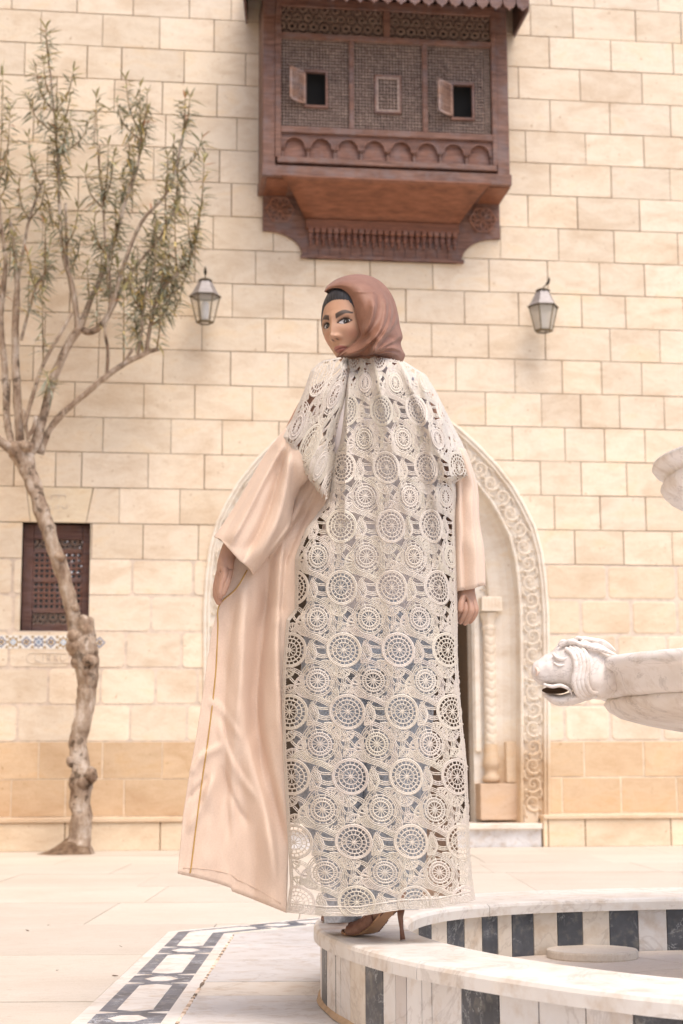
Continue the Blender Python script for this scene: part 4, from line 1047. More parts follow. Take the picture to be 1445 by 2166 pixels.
def holes(y0, y1, nx, ny):
    mb = MB(); xa_, xb_ = ux(67), ux(173); za_, zb_ = uz(y1), uz(y0); dx, dz = (xb_ - xa_) / nx, (zb_ - za_) / ny; cc = (.9, .9, .95, 1)
    for i in range(nx + 1): mb.box((xa_ + i * dx - dx * .22, WALLY + RD, za_), (xa_ + i * dx + dx * .22, WALLY + RD + .014, zb_), cc)
    for j in range(ny + 1): mb.box((xa_, WALLY + RD + .001, za_ + j * dz - dz * .22), (xb_, WALLY + RD + .013, za_ + j * dz + dz * .22), cc)
    for i in range(nx + 1):
        for j in range(ny + 1): octa(mb, (xa_ + i * dx, WALLY + RD, za_ + j * dz), dx * .26, (1.2, 1.1, 1.1, 1))
    o = under(mb.build("square_lattice", M["wood"]), wn); o["kind"] = "stuff"
holes(1165, 1219, 9, 5); holes(1226, 1282, 9, 5)
star_screen(ux(67), ux(173), uz(1158), uz(1138), WALLY + RD, wn, .085); star_screen(ux(67), ux(173), uz(1314), uz(1290), WALLY + RD, wn, .085)
t = NT("dark_pane"); t.base((.01, .01, .012)); M["dark_pane"] = t.set(.08)
mb = MB(); mb.box((X0, WALLY + RD + .035, Z0), (X1, WALLY + RD + .04, Z1)); under(mb.build("pane", M["dark_pane"]), wn)
mb = MB()
for (a, b) in (((X0 - .02, Z0 - .02), (X0, Z1 + .02)), ((X1, Z0 - .02), (X1 + .02, Z1 + .02)), ((X0, Z0 - .02), (X1, Z0)), ((X0, Z1), (X1, Z1 + .02))):
    mb.box((a[0], WALLY + .012, a[1]), (b[0], WALLY + .3, b[1]), (.80, .62, .42, 1))
under(mb.build("reveal", M["limestone"]), wn)
# pale shiny beads added to imitate glints on the glass behind the lattice
t = NT("glint_bead"); t.base((.75, .78, .85)); M["glint_bead"] = t.set(.05, .6)
for (px, py, r_) in ((139, 1170, 3), (152, 1170, 2.6), (165, 1170, 2.4), (151, 1184, 2.6), (172, 1193, 3), (151, 1206, 3.4), (164, 1206, 3.2), (151, 1214, 2.2), (140, 1142, 2.4), (174, 1143, 2.6), (168, 1155, 2.6), (165, 1181, 2)):
    mb = MB(); c_ = Vector((ux(px), WALLY + RD - .002, uz(py))); R_ = r_ * .0036; mb.lathe([(0.0, -1), (.6, -.8), (1, 0), (.6, .8), (0, 1)], 8, Matrix.Translation(c_) @ Matrix.Scale(R_, 4)); under(mb.build("glint_bead", M["glint_bead"], smooth=True), wn)
# mosaic strip under the window
ms = thing("mosaic_strip", "narrow strip of blue, brown and white star mosaic under the lattice window", "mosaic", W(110, 1358, .0))
plain("mosaic_white", (.82, .78, .72), .4, vary=.05); plain("mosaic_blue", (.20, .22, .31), .35, vary=.3, sc=200); plain("mosaic_brown", (.40, .27, .12), .4, vary=.2, sc=200); plain("mosaic_pale", (.45, .55, .68), .35)
mx = lambda px: W(px, 1358).x
mz = lambda py: W(110, py).z
mb = MB(); mb.box((mx(-60), WALLY - .004, mz(1373)), (mx(188), WALLY + .02, mz(1344)), (1, 1, 1, 1)); under(mb.build("white_bed", M["mosaic_white"]), ms)
def poly_piece(name, pts, y, mat):
    mb = MB(); mb.prism(pts, lambda q: (q[0], WALLY + .0, q[1]), lambda q: (q[0], WALLY - y, q[1])); under(mb.build(name, M[mat]), ms)
zc = (mz(1373) + mz(1344)) / 2; hR = (mz(1344) - mz(1373)) / 2
def star(cx, cz, r0, r1, n, rot=0): return [(cx + (r0 if k % 2 == 0 else r1) * math.cos(rot + math.pi * k / n), cz + (r0 if k % 2 == 0 else r1) * math.sin(rot + math.pi * k / n)) for k in range(2 * n)]
cxs = [-50, -25, 3, 28, 56, 82, 108, 134, 160]
for i, px in enumerate(cxs + [211]):
    cx = mx(px); A, B = ("mosaic_brown", "mosaic_blue") if i % 4 == 3 else ("mosaic_blue", "mosaic_brown")
    big_ = i % 2 == 1 and px < 200
    poly_piece("mosaic_star", star(cx, zc, hR * (.95 if big_ else .85), hR * .6, 8 if big_ else 4), .0055, A)
    poly_piece("mosaic_ring", star(cx, zc, hR * .58, hR * .42, 4), .007, "mosaic_white")
    poly_piece("mosaic_ring", star(cx, zc, hR * .46, hR * .34, 4, .4), .0082, B if not big_ else "mosaic_pale")
    poly_piece("mosaic_centre", star(cx, zc, hR * .20, hR * .16, 4), .0095, "mosaic_white" if i % 4 == 3 else A)
    if px < 200 and i:
        for sg in (-1, 1):
            xm = mx(px - 13); poly_piece("mosaic_dart", [(xm - .016, zc + sg * hR * .9), (xm + .016, zc + sg * hR * .9), (xm, zc + sg * hR * .45)][::-sg], .006, "mosaic_brown")
        poly_piece("mosaic_lozenge", star(mx(px - 13), zc, .014, .010, 2), .006, "mosaic_brown")
# worn carved inscriptions: a cartouche under the mosaic and two short lines over the window
ins = thing("carved_inscription", "worn carved cartouche of illegible script on the wall below the mosaic strip", "inscription", W(100, 1391, 0))
def stroke(root, pts, r_, c=(.74, .66, .57, 1)):
    mb = MB(); mb.tube([W(x, y, .003) for x, y in pts], r_, 5, c); under(mb.build("carved_stroke", M["limestone"]), root)
for pts in ([(56, 1392), (60, 1383), (70, 1381), (150, 1382)], [(56, 1392), (60, 1401), (72, 1403), (150, 1402)], [(76, 1384), (73, 1392), (77, 1399), (85, 1398)], [(92, 1384), (92, 1399)], [(100, 1399), (100, 1385), (107, 1386), (107, 1392), (100, 1392), (108, 1399)],
            [(116, 1385), (116, 1399)], [(123, 1385), (117, 1392), (123, 1399)], [(130, 1386), (128, 1394), (133, 1399), (140, 1392)]): stroke(ins, pts, .0045)
ins2 = thing("carved_lettering", "two faint worn lines of carved script on the keystone above the lattice window", "inscription", W(125, 1065, 0))
for pts in ([(107, 1050), (112, 1047), (125, 1048), (140, 1047)], [(109, 1050), (109, 1056)], [(125, 1048), (123, 1055)], [(138, 1048), (140, 1053)], [(106, 1068), (106, 1077), (112, 1077)], [(117, 1070), (117, 1077)], [(124, 1068), (122, 1077)], [(131, 1069), (135, 1076), (142, 1074), (142, 1067)], [(123, 1084), (125, 1084)]):
    stroke(ins2, pts, .0035, (.72, .64, .56, 1))
# ------------------------------------------------------------------ the oleander tree
TD = 12.35
tb = G(165, 1806)
TD = tb.dot(FW)
tree = thing("oleander_tree", "slender knotty tree with narrow leaves growing from the paving in front of the wall", "tree", tb)
t = NT("bark")
b = t.ramp(t.noise(12, 7, .7, (1, 1, .4)), [(.34, (.20, .125, .08)), (.5, (.40, .30, .22)), (.64, (.60, .51, .43))])
sp = t.ramp(t.noise(16, 4, .6), [(.54, (1, 1, 1)), (.60, (.30, .27, .24))]); b = t.mix(b, sp, t.ramp(t.noise(2.0, 2), [(.4, (0, 0, 0)), (.6, (.9, .9, .9))]), 'MULTIPLY')
t.base(t.mix(b, t.attr(), 1.0, 'MULTIPLY')); t.bump(t.noise(22, 6, .7), .8, .03); M["bark"] = t.set(.9)
PXM = TD / FPX
def tp(x, y, dz=0.0): return P(x, y, TD + dz)
def limb(name, pts, col_=(1, 1, 1, 1), seg=10, parent=tree, n=5, lump=.0):
    q = spline([tuple(tp(x, y, dz)) for x, y, r, dz in pts], n); rr_ = []
    for i in range(len(pts) - 1):
        for k in range(n): rr_.append((pts[i][2] + (pts[i + 1][2] - pts[i][2]) * k / n) * PXM)
    rr_.append(pts[-1][2] * PXM); mb = MB(); mb.tube(q, rr_, seg, col_)
    if lump:
        for i, v in enumerate(mb.v):
            p = Vector(v); nv_ = noise.noise_vector(p * 9) * lump + noise.noise_vector(p * 25) * lump * .4; mb.v[i] = tuple(p + nv_)
    return under(mb.build(name, M["bark"], smooth=True), parent)
trunk = limb("trunk", [(163, 1812, 44, 0), (165, 1800, 34, 0), (168, 1775, 25, 0), (170, 1745, 22, 0), (168, 1700, 21, 0), (172, 1660, 24, 0), (174, 1635, 24, 0), (167, 1600, 19, 0), (168, 1560, 18, 0), (181, 1500, 20, 0), (184, 1450, 20, 0), (185, 1415, 22, 0),
               (180, 1385, 30, 0), (176, 1355, 27, 0), (180, 1330, 22, 0), (184, 1308, 17, 0), (186, 1302, 8, 0)], seg=16, n=6, lump=.028)
limb("upper_trunk", [(168, 1350, 18, .02), (158, 1315, 17, 0), (145, 1260, 16, 0), (128, 1200, 16, 0), (108, 1140, 16, 0), (90, 1085, 16, 0), (72, 1030, 17, 0), (58, 990, 20, 0), (44, 955, 25, 0), (38, 938, 20, 0)], seg=14, n=6, lump=.016)
for (x, y, r_) in ((158, 1370, 19), (165, 1398, 16), (188, 1398, 18), (160, 1350, 16), (190, 1640, 17), (150, 1612, 11), (182, 1330, 14), (30, 950, 17), (55, 945, 16), (150, 1345, 9), (128, 1178, 11), (160, 1285, 9), (175, 1655, 16), (183, 1420, 13)):
    mb = MB(); c_ = tp(x, y, -.05); R_ = r_ * PXM
    mb.grid(lambda u, v: c_ + Vector((math.cos(2 * math.pi * u) * math.sin(math.pi * v), math.sin(2 * math.pi * u) * math.sin(math.pi * v), math.cos(math.pi * v))) * R_, 12, 8, (.75, .70, .66, 1) if y > 1500 else (.9, .85, .8, 1))
    for i, v in enumerate(mb.v): p = Vector(v); mb.v[i] = tuple(p + noise.noise_vector(p * 22) * R_ * .45)
    under(mb.build("burl", M["bark"], smooth=True), tree)
mb = MB()                                    # root flare
mb.grid(lambda u, v: Vector((tb.x, tb.y, 0)) + Vector((math.cos(2 * math.pi * u), math.sin(2 * math.pi * u) * .8, 0)) * ((.24 + .10 * noise.noise((math.cos(6.28 * u) * 1.7, math.sin(6.28 * u) * 1.7, 3)) + .12 * math.cos(6.28 * (u - .5))) * (1 - v) ** 1.0 + .085 * v) + Vector((0, 0, -.004 + .13 * v ** 1.8)), 30, 8, (.5, .42, .34, 1))
under(mb.build("root_flare", M["bark"], smooth=True), tree)
SK = []                                      # skeleton samples for shoots
LIMBS = [
 [(45, 965, 15, 0), (72, 945, 12, 0), (92, 880, 10, 0), (113, 800, 9.5, 0), (145, 728, 9, 0), (170, 692, 9, .0)],
 [(85, 960, 8, .05), (105, 910, 7, .05), (135, 872, 7, 0), (175, 838, 6.5, -.05), (220, 800, 6.5, -.1), (262, 770, 6, -.1), (310, 747, 5, -.1), (336, 738, 4.5, -.1)],
 [(44, 940, 10, 0), (38, 860, 9, 0), (33, 770, 8.5, .0), (33, 690, 8, 0), (36, 640, 7, .05), (34, 560, 5, .1), (22, 470, 4, .1)],
 [(25, 945, 9, 0), (14, 880, 8, .1), (12, 800, 8, .1), (3, 700, 7, .15), (3, 640, 7, .1), (12, 560, 5, .1), (2, 470, 4, .1), (-6, 380, 3, .1)],
 [(52, 900, 5, -.1), (70, 835, 4.5, -.1), (92, 770, 4, -.1), (128, 705, 4, -.1), (152, 662, 3.5, -.1)],
 [(40, 965, 11, 0), (10, 940, 11, -.1), (-30, 915, 10, -.2), (-80, 860, 8, -.3)],
 [(165, 700, 8, 0), (160, 650, 6, 0), (152, 600, 5.5, 0), (133, 531, 4.5, 0), (125, 415, 3.5, 0), (122, 330, 3, 0), (110, 190, 2.4, 0), (97, 70, 1.6, 0)],
 [(170, 695, 8, 0), (190, 640, 6, .05), (212, 590, 5, .05), (239, 515, 4.5, .05), (266, 425, 4, .05), (292, 349, 3, .1), (300, 270, 2, .1)],
 [(172, 696, 8, 0), (192, 702, 7, -.03), (218, 684, 6.5, -.08), (240, 640, 5.5, -.1), (262, 560, 4.5, -.1), (300, 470, 4, -.1), (362, 392, 3, -.15), (392, 260, 2, -.15)],
 [(310, 747, 4.5, -.1), (318, 690, 4.5, -.1), (339, 615, 4, -.12), (392, 561, 3, -.15), (415, 490, 2, -.15)],
 [(226, 795, 4, -.1), (228, 740, 3.5, -.1), (222, 690, 3, -.1), (235, 620, 2.6, -.1), (222, 500, 2.5, -.1), (218, 412, 2.2, -.1)],
 [(28, 700, 4, .1), (33, 624, 4, .1), (48, 540, 3.5, .1), (62, 465, 3, .1), (92, 380, 2.5, .1)],
 [(45, 720, 3.5, -.1), (60, 660, 3, -.1), (80, 600, 2.5, -.1), (110, 560, 2, -.1)],
 [(155, 640, 4, .05), (143, 560, 3.5, .05), (139, 430, 3, .05)],
 [(240, 650, 4, -.05), (275, 580, 3.5, -.05), (340, 500, 3, -.05), (372, 440, 2.4, -.05)],
 [(290, 757, 3, -.1), (300, 700, 3, -.1), (305, 640, 2.6, -.1), (330, 560, 2, -.12)],
 [(262, 768, 3, -.1), (280, 740, 4, -.1), (255, 780, 2, -.1)],
 [(58, 925, 4, -.08), (72, 905, 5, -.08), (76, 880, 4, -.08)], [(60, 930, 3.5, -.08), (52, 890, 5, -.08), (48, 865, 4, -.08)],
]
for L_ in LIMBS:
    limb("limb", L_, seg=8, lump=.006 if L_[0][2] > 6 else .002)
    for i in range(len(L_) - 1):
        for k in range(6):
            f = k / 6; SK.append([L_[i][j] + (L_[i + 1][j] - L_[i][j]) * f for j in range(4)])
t = NT("leaf"); b = t.ramp(t.noise(12, 3), [(.3, (.20, .21, .12)), (.7, (.40, .405, .27))]); t.base(t.mix(b, t.attr(), 1.0, 'MULTIPLY'))
t.b.inputs["Subsurface Weight"].default_value = 0; M["leaf"] = t.set(.38)
rl = random.Random(21)
def leaf(mb, p, d, L, w, c):
    d = d.normalized(); s_ = d.cross(Vector((rl.uniform(-.3, .3), rl.uniform(-.3, .3), 1))).normalized() * w; up_ = s_.cross(d).normalized()
    sag = -.34 * L * rl.uniform(.2, 1.6)
    a = p + d * L * .3 + up_ * L * .04 + UP * sag * .15; m = p + d * L * .65 + UP * sag * .5; e = p + d * L + UP * sag
    mb.add([p, a + s_, a - s_, a - up_ * w * .5, m + s_ * .8, m - s_ * .8, m - up_ * w * .4, e], [(0, 3, 1), (0, 2, 3), (1, 3, 6, 4), (3, 2, 5, 6), (4, 6, 7), (6, 5, 7)], c)
def leafy(pts, n, foliage, L0=.135, start=.25):
    q = [tuple(tp(*a)) for a in pts]; q = spline(q, 6)
    for i in range(n):
        f = start + (1 - start) * (i + rl.random()) / n; j = min(int(f * (len(q) - 1)), len(q) - 2); p = q[j].lerp(q[j + 1], f * (len(q) - 1) - j)
        ax = (q[j + 1] - q[j]).normalized(); an = rl.uniform(0, 6.28); s_ = ax.orthogonal().normalized(); o = s_ * math.cos(an) + ax.cross(s_) * math.sin(an)
        d = ax * rl.uniform(-.1, .8) + o
        if f > .92: d = ax * 1.6 + o * .7
        g_ = rl.uniform(.6, 1.35); warm = rl.random()
        c = (g_ * 1.15, g_ * 1.0, g_ * .7, 1) if f > .85 else ((g_, g_, g_ * 1.15, 1) if warm < .75 else (g_ * 1.7, g_ * 1.3, g_ * .8, 1))
        if warm > .985: c = (1.8, .9, .8, 1)
        leaf(foliage, p, d, L0 * rl.uniform(.6, 1.25), rl.uniform(.006, .0095), c)
CL = [(98, 60), (92, 130), (76, 145), (6, 150), (22, 230), (155, 150), (148, 200), (203, 195), (190, 250), (140, 260), (60, 285), (75, 340), (112, 300), (150, 240), (128, 330), (95, 395),
      (266, 165), (247, 215), (296, 178), (312, 195), (312, 240), (272, 300), (240, 330), (262, 370), (285, 330), (245, 420), (392, 205), (402, 205), (368, 290), (378, 340), (428, 290), (432, 335), (350, 385), (380, 380), (355, 330),
      (370, 450), (398, 455), (424, 445), (415, 500), (392, 535), (358, 500), (330, 490), (402, 560), (385, 615), (346, 540), (372, 590), (18, 345), (40, 390), (20, 450), (28, 500), (100, 410), (96, 470), (180, 365), (165, 440), (192, 470), (250, 470), (225, 560),
      (280, 540), (300, 600), (262, 610), (285, 650), (318, 620), (250, 560), (105, 520), (100, 560), (72, 600), (90, 620), (60, 540), (200, 470), (215, 530), (240, 500), (310, 560), (275, 590), (130, 470), (170, 500), (355, 570), (320, 520), (340, 600), (205, 620), (185, 560),
      (300, 650), (340, 640), (365, 610), (285, 560), (350, 520), (330, 450), (230, 300), (215, 350), (120, 250), (60, 200), (-20, 300), (-30, 420), (-10, 560), (-40, 500), (100, 790)]
fol = MB()
for (cx, cy) in CL:
    best = None
    for s_ in SK:
        if s_[1] < cy + 70: continue
        dd = abs(s_[0] - cx) * 2.3 + (s_[1] - cy)
        if best is None or dd < best[0]: best = (dd, s_)
    s_ = best[1]; dz = s_[3] + rl.uniform(-.25, .25)
    if cy > 780: s_ = [110, 830, 3, 0]
    mx_ = (s_[0] + (cx - s_[0]) * .72, s_[1] + (cy - s_[1]) * .42)
    pts = [(s_[0], s_[1], s_[3]), (mx_[0], mx_[1], (s_[3] + dz) / 2), (cx, cy, dz)]
    limb("twig", [(*pts[0][:2], 2.2, pts[0][2]), (*pts[1][:2], 1.7, pts[1][2]), (*pts[2][:2], .7, pts[2][2])], (.85, .8, .62, 1), seg=5, n=4)
    ln = math.hypot(cx - s_[0], cy - s_[1]); st = max(.05, 1 - 120 / max(ln, 1))
    leafy(pts, int(rl.uniform(34, 52)), fol, start=st)
for L_ in LIMBS[6:10] + LIMBS[14:15]: leafy([(a, b, d) for a, b, c, d in L_], 60, fol, start=.45)
fo = fol.build("foliage", M["leaf"]); fo["kind"] = "stuff"; under(fo, tree)
# a few fallen leaves and specks on the paving
t = NT("dry_leaf"); t.base((.16, .10, .06)); M["dry_leaf"] = t.set(.8)
for (px, py, lab) in ((53, 1969, "largest dry leaf scrap on the pale paving at the far left"), (99, 1959, "small dark leaf scrap on the paving just right of the largest one"), (252, 2003, "tiny round brown leaf scrap on the paving near the upper end of the patterned border"),
                 (236, 2066, "thin dark leaf sliver on the paving left of the patterned border"), (117, 2055, "faint dry leaf speck on the open paving below the tree"), (1105, 2001, "dry leaf scrap on the basin floor to the left of the round stone disc")):
    c_ = G(px, py, .001 if px < 1000 else .031); mb = MB(); L0 = .024 if px in (53, 236) else .013; an = rl.uniform(-.5, .5); d = Vector((math.cos(an), math.sin(an), .1))
    leaf(mb, c_ + Vector((0, 0, .004)), d, L0, L0 * .25, (1, 1, 1, 1)); o = mb.build("fallen_leaf", M["dry_leaf"])
    tag(o, lab, "leaf", "dry leaf scraps on the ground")
# ------------------------------------------------------------------ the person standing on the kerb
D0 = 4.20
person = thing("person", "person in a brown headscarf and long cream lace coat standing on the fountain kerb, looking back over one shoulder", "person", G(790, 1985, CT))
person["label"] = "person in brown headscarf and long cream lace coat on the fountain kerb, looking back"
def interp(tab, y):
    ys = [a[0] for a in tab]; return float(np.interp(y, ys, [a[1] for a in tab]))
LE = [(757, 728), (780, 737), (860, 727), (990, 700), (1060, 690), (1120, 645), (1180, 622), (1290, 622), (1312, 604), (1400, 597), (1500, 594), (1600, 597), (1700, 603), (1800, 608), (1870, 612), (1935, 602)]
RE = [(757, 848), (790, 900), (830, 925), (870, 945), (930, 975), (960, 990), (1006, 999), (1020, 966), (1100, 966), (1200, 968), (1300, 970), (1380, 970), (1450, 973), (1560, 983), (1620, 990), (1700, 993), (1800, 996), (1860, 1001), (1910, 1009)]
HEM = [(600, 1931), (690, 1940), (760, 1940), (850, 1926), (930, 1922), (1010, 1905)]
def hem_y(x): return float(np.interp(x, [a[0] for a in HEM], [a[1] for a in HEM]))
TOPL = [(600, 930), (720, 757), (760, 757), (800, 753), (850, 762), (900, 790), (925, 830), (945, 870), (960, 905), (985, 945), (999, 1000)]
def fold(x, y):                              # soft vertical folds of the cloth, metres towards the camera
    k = max(0.0, min(1.0, (y - 780) / 400.0)); q = max(0.0, min(1.0, (1500 - y) / 500.0))
    f = .012 * math.sin((x - .10 * (y - 1000)) * .062) * q + .007 * math.sin((x + .05 * y) * .035 + 1.0) + .004 * math.sin(x * .11 - y * .006)
    f += .030 * math.exp(-((x - (735 - .02 * (y - 800))) / 9.0) ** 2) * q * (1 if y < 1100 else .4)
    f += .020 * math.exp(-((x - (862 + .42 * (y - 800))) / 9.0) ** 2) * (1 if y < 1050 else max(0, 1 - (y - 1050) / 150))
    for (x0, sl, w_, am) in ((780, .10, 10, .013), (905, .10, 9, .016), (820, .22, 8, .010), (938, .02, 7, .014)):
        f += am * math.exp(-((x - (x0 + sl * (y - 900))) / w_) ** 2) * max(0, 1 - max(0, y - 950) / 350.0)
    return f
def back_depth(x, y):
    L, R = interp(LE, y), (interp(RE, y) if y > 1020 else min(interp(RE, y), 1000)); t_ = (x - (L + R) / 2) / max(1, (R - L) / 2)
    b = .145 if y > 1050 else .10 + .045 * max(0, (y - 757) / 293.0)
    tt = min(1.0, abs(t_)); d = D0 - b * math.sqrt(max(0.0, 1 - tt ** 2.6)) + (.05 * (abs(t_) - 1) if abs(t_) > 1 else 0)
    if y < 830: d += .05 * ((830 - y) / 75.0) ** 2
    return d - fold(x, y)
def S(x, y, lift=0.0): return P(x, y, back_depth(x, y) - lift)
# lace: every cord is a small raised ribbon laid on the cloth surface
class Lace:
    def __init__(s, surf, inside): s.mb = MB(); s.surf = surf; s.inside = inside
    def cord(s, pts, w, lift=.001, h=.0012, c=None):
        run = []
        def flush():
            if len(run) >= 2: s._ribbon(run, w, lift, h, c)
        for p in pts:
            if s.inside(*p): run.append(p)
            else: flush(); run = []
        flush()
    def _ribbon(s, pts, w, lift, h, c):
        n = len(pts); base = len(s.mb.v); cc = c or (1, 1, 1, 1)
        for i, (x, y) in enumerate(pts):
            a = pts[max(0, i - 1)]; b = pts[min(n - 1, i + 1)]; tx, ty = b[0] - a[0], b[1] - a[1]; L = math.hypot(tx, ty) or 1; nx, ny = -ty / L * w, tx / L * w
            e0 = s.surf(x + nx, y + ny, lift); m = s.surf(x, y, lift + h); e1 = s.surf(x - nx, y - ny, lift)
            s.mb.v += [tuple(e0), tuple(m), tuple(e1)]; s.mb.c += [cc] * 3
        for i in range(n - 1):
            o = base + i * 3; s.mb.f += [(o, o + 1, o + 4, o + 3), (o + 1, o + 2, o + 5, o + 4)]
def arc(cx, cy, r, a0=0, a1=360, n=24, m=None):
    out = []
    for i in range(n + 1):
        a = math.radians(a0 + (a1 - a0) * i / n); out.append((cx + r * math.cos(a), cy + r * math.sin(a)))
    return [m(*p) for p in out] if m else out
rz = random.Random(5)
def shade(): f = rz.uniform(.90, 1.04); return (f, f * rz.uniform(.97, 1.0), f * rz.uniform(.93, .99), 1)
def big_medal(L, m, cx, cy):                 # m maps pattern millimetre-like units (px) to photo px
    c = shade()
    L.cord(arc(cx, cy, 35.5, n=34, m=m), 2.3, .0016, .0017, c); L.cord(arc(cx, cy, 24.5, n=28, m=m), 1.4, .0018, .0014, c); L.cord(arc(cx, cy, 16.2, n=22, m=m), 1.1, .0018, .0012, c)
    L.cord(arc(cx, cy, 32.5, n=30, m=m), 1.6, .0018, .0012, c)
    for k in range(20):
        a = 2 * math.pi * k / 20; ca, sa = math.cos(a), math.sin(a); L.cord([m(cx + r * ca, cy + r * sa) for r in (24, 34)], 1.05, .0014, .001, c)
    for k in range(16):
        a = 2 * math.pi * (k + .5) / 16; ca, sa = math.cos(a), math.sin(a); L.cord([m(cx + r * ca, cy + r * sa) for r in (16, 24)], 1.0, .0014, .001, c)
    for k in range(10):
        a = 2 * math.pi * k / 10; L.cord([m(cx + r * math.cos(a + s_ * q), cy + r * math.sin(a + s_ * q)) for s_ in (1,) for r, q in ((1, 0), (7, .26), (12, .30), (15.8, 0), (12, -.30), (7, -.26), (1, 0))], .7, .0014, .0009, c)
    L.cord(arc(cx, cy, 2, n=8, m=m), 1.6, .0018, .001, c)
def small_medal(L, m, cx, cy):
    c = shade()
    L.cord(arc(cx, cy, 23, n=24, m=m), 1.8, .0018, .0018, c); L.cord(arc(cx, cy, 16.4, n=20, m=m), 1.7, .0024, .0018, c)
    for k in range(26):
        a = 2 * math.pi * k / 26; ca, sa = math.cos(a), math.sin(a); L.cord([m(cx + r * ca, cy + r * sa) for r in (15, 22)], 1.25, .0018, .0012, c)
    for k in range(12):
        a = 2 * math.pi * k / 12; ca, sa = math.cos(a), math.sin(a); L.cord([m(cx + r * ca, cy + r * sa) for r in (0, 8, 15)], 1.15, .0018, .0013, c)
    L.cord(arc(cx, cy, 1.6, n=8, m=m), 1.4, .002, .001, c)
def bundle(L, m, pts, k=4, sp=3.5, w=1.05, n=7, lift=.0008):
    q = spline([(x, y, 0) for x, y in pts], n); c = shade()
    for j in range(k):
        off = (j - (k - 1) / 2) * sp; out = []
        for i, p in enumerate(q):
            a = q[max(0, i - 1)]; b = q[min(len(q) - 1, i + 1)]; d = (b - a); l = math.hypot(d.x, d.y) or 1
            out.append(m(p.x - d.y / l * off, p.y + d.x / l * off))
        L.cord(out, w, lift, .0014, c)
    for i in range(0, len(q), 3):
        a = q[max(0, i - 1)]; b = q[min(len(q) - 1, i + 1)]; d = (b - a); l = math.hypot(d.x, d.y) or 1; e = (k - 1) / 2 * sp
        L.cord([m(q[i].x - d.y / l * e, q[i].y + d.x / l * e), m(q[i].x + d.y / l * e, q[i].y - d.x / l * e)], .8, lift - .0004, .0006, c)
def fan(L, m, cx, cy, r0, r1, a0, a1, n, w=1.2):
    c = shade(); L.cord(arc(cx, cy, r1, a0, a1, max(4, n), m), 1.7, .0012, .0012, c)
    L.cord(arc(cx, cy, r1 - 3.2, a0, a1, max(4, n), m), 1.0, .001, .001, c)
    for k in range(n + 1):
        a = math.radians(a0 + (a1 - a0) * k / n); ca, sa = math.cos(a), math.sin(a); L.cord([m(cx + r * ca, cy + r * sa) for r in (r0, r1)], w, .0006, .0009, c)
PXC, PYC = 116.0, 132.0
def cell(L, m, i, j):
    X, Y = i * PXC, j * PYC; cx, cy = X + PXC / 2, Y + PYC / 2
    big_medal(L, m, X, Y); small_medal(L, m, cx, cy)
    fan(L, m, X + 36, Y + 6, 5, 22, -75, 95, 7, 1.5); fan(L, m, cx - 24, cy + 12, 6, 24, 70, 250, 7, 1.6); fan(L, m, cx + 18, cy - 20, 8, 24, -110, 30, 6, 1.5)
    fan(L, m, X - 8, Y + 40, 4, 20, 10, 190, 6, 1.5); fan(L, m, cx + 22, cy + 26, 6, 20, -30, 150, 6, 1.4); fan(L, m, X + 4, Y - 40, 3, 17, 180, 350, 6, 1.3)
    L.cord(arc(cx, cy, 29.5, n=26, m=m), 1.2, .0012, .0012, shade()); L.cord(arc(cx, cy, 33, -60, 240, 22, m), 1.2, .0012, .0012, shade())
    for k in range(14):
        a = 2 * math.pi * k / 14; L.cord([m(cx + r * math.cos(a), cy + r * math.sin(a)) for r in (22, 33)], 1.5, .0005, .0009)
    b = lambda pts, **k: bundle(L, m, [(X + x, Y + y) for x, y in pts], **k)
    b([(2, 40), (22, 50), (27, 70), (20, 96)], k=3)
    b([(40, -8), (58, 10), (80, 12), (100, -6)], k=3)
    b([(36, 22), (60, 27), (84, 42), (96, 68), (90, 96), (72, 112)], k=3)
    b([(4, 96), (20, 84), (36, 98), (60, 106), (82, 118)], k=4, sp=3.0, lift=.0014)
    b([(52, 22), (34, 38), (24, 60), (32, 88)], k=2, sp=4)
    b([(80, 32), (92, 22), (104, 36), (112, 60), (106, 88)], k=3, lift=.0012)
    b([(-4, 48), (-22, 56), (-30, 76), (-20, 94)], k=2, sp=4)
    b([(60, -30), (48, -14), (52, 6)], k=2, sp=4, lift=.0014)
    b([(38, 4), (48, 30), (40, 60)], k=2, sp=3.6); b([(2, 60), (14, 72), (30, 74)], k=2, sp=3.6); b([(94, 60), (104, 74), (118, 70)], k=2, sp=3.6)
    b([(44, 112), (56, 124), (78, 126)], k=2)
ROWY = {-1: 752, 0: 867, 1: 989, 2: 1112, 3: 1243, 4: 1375, 5: 1505, 6: 1643, 7: 1782, 8: 1909, 9: 2040}
COLX = {-1: [700, 748, 800, 856, 905], 0: [672, 735, 806, 884, 944], 1: [640, 722, 818, 905, 972], 2: [626, 720, 830, 915, 980], 3: [622, 721, 829, 930, 992], 4: [612, 727, 845, 948, 1030], 5: [612, 736, 851, 958, 1044],
        6: [617, 742, 861, 968, 1054], 7: [622, 749, 872, 978, 1062], 8: [627, 755, 880, 988, 1070], 9: [630, 760, 888, 996, 1078]}
def tabm(c, r):
    r = max(-1, min(8.999, r)); j = int(math.floor(r)); f = r - j
    def colx(j_):
        T = COLX[j_]; cc = c + 1; i = max(0, min(3, int(math.floor(cc)))); return T[i] + (T[i + 1] - T[i]) * (cc - i)
    return (colx(j) * (1 - f) + colx(j + 1) * f, ROWY[j] * (1 - f) + ROWY[j + 1] * f)
def inside_back(x, y):
    if y < 750 or y > hem_y(x) - 2: return False
    if y < np.interp(x, [a[0] for a in TOPL], [a[1] for a in TOPL]) + 1: return False
    return interp(LE, y) + 2 < x < interp(RE, y) - 1
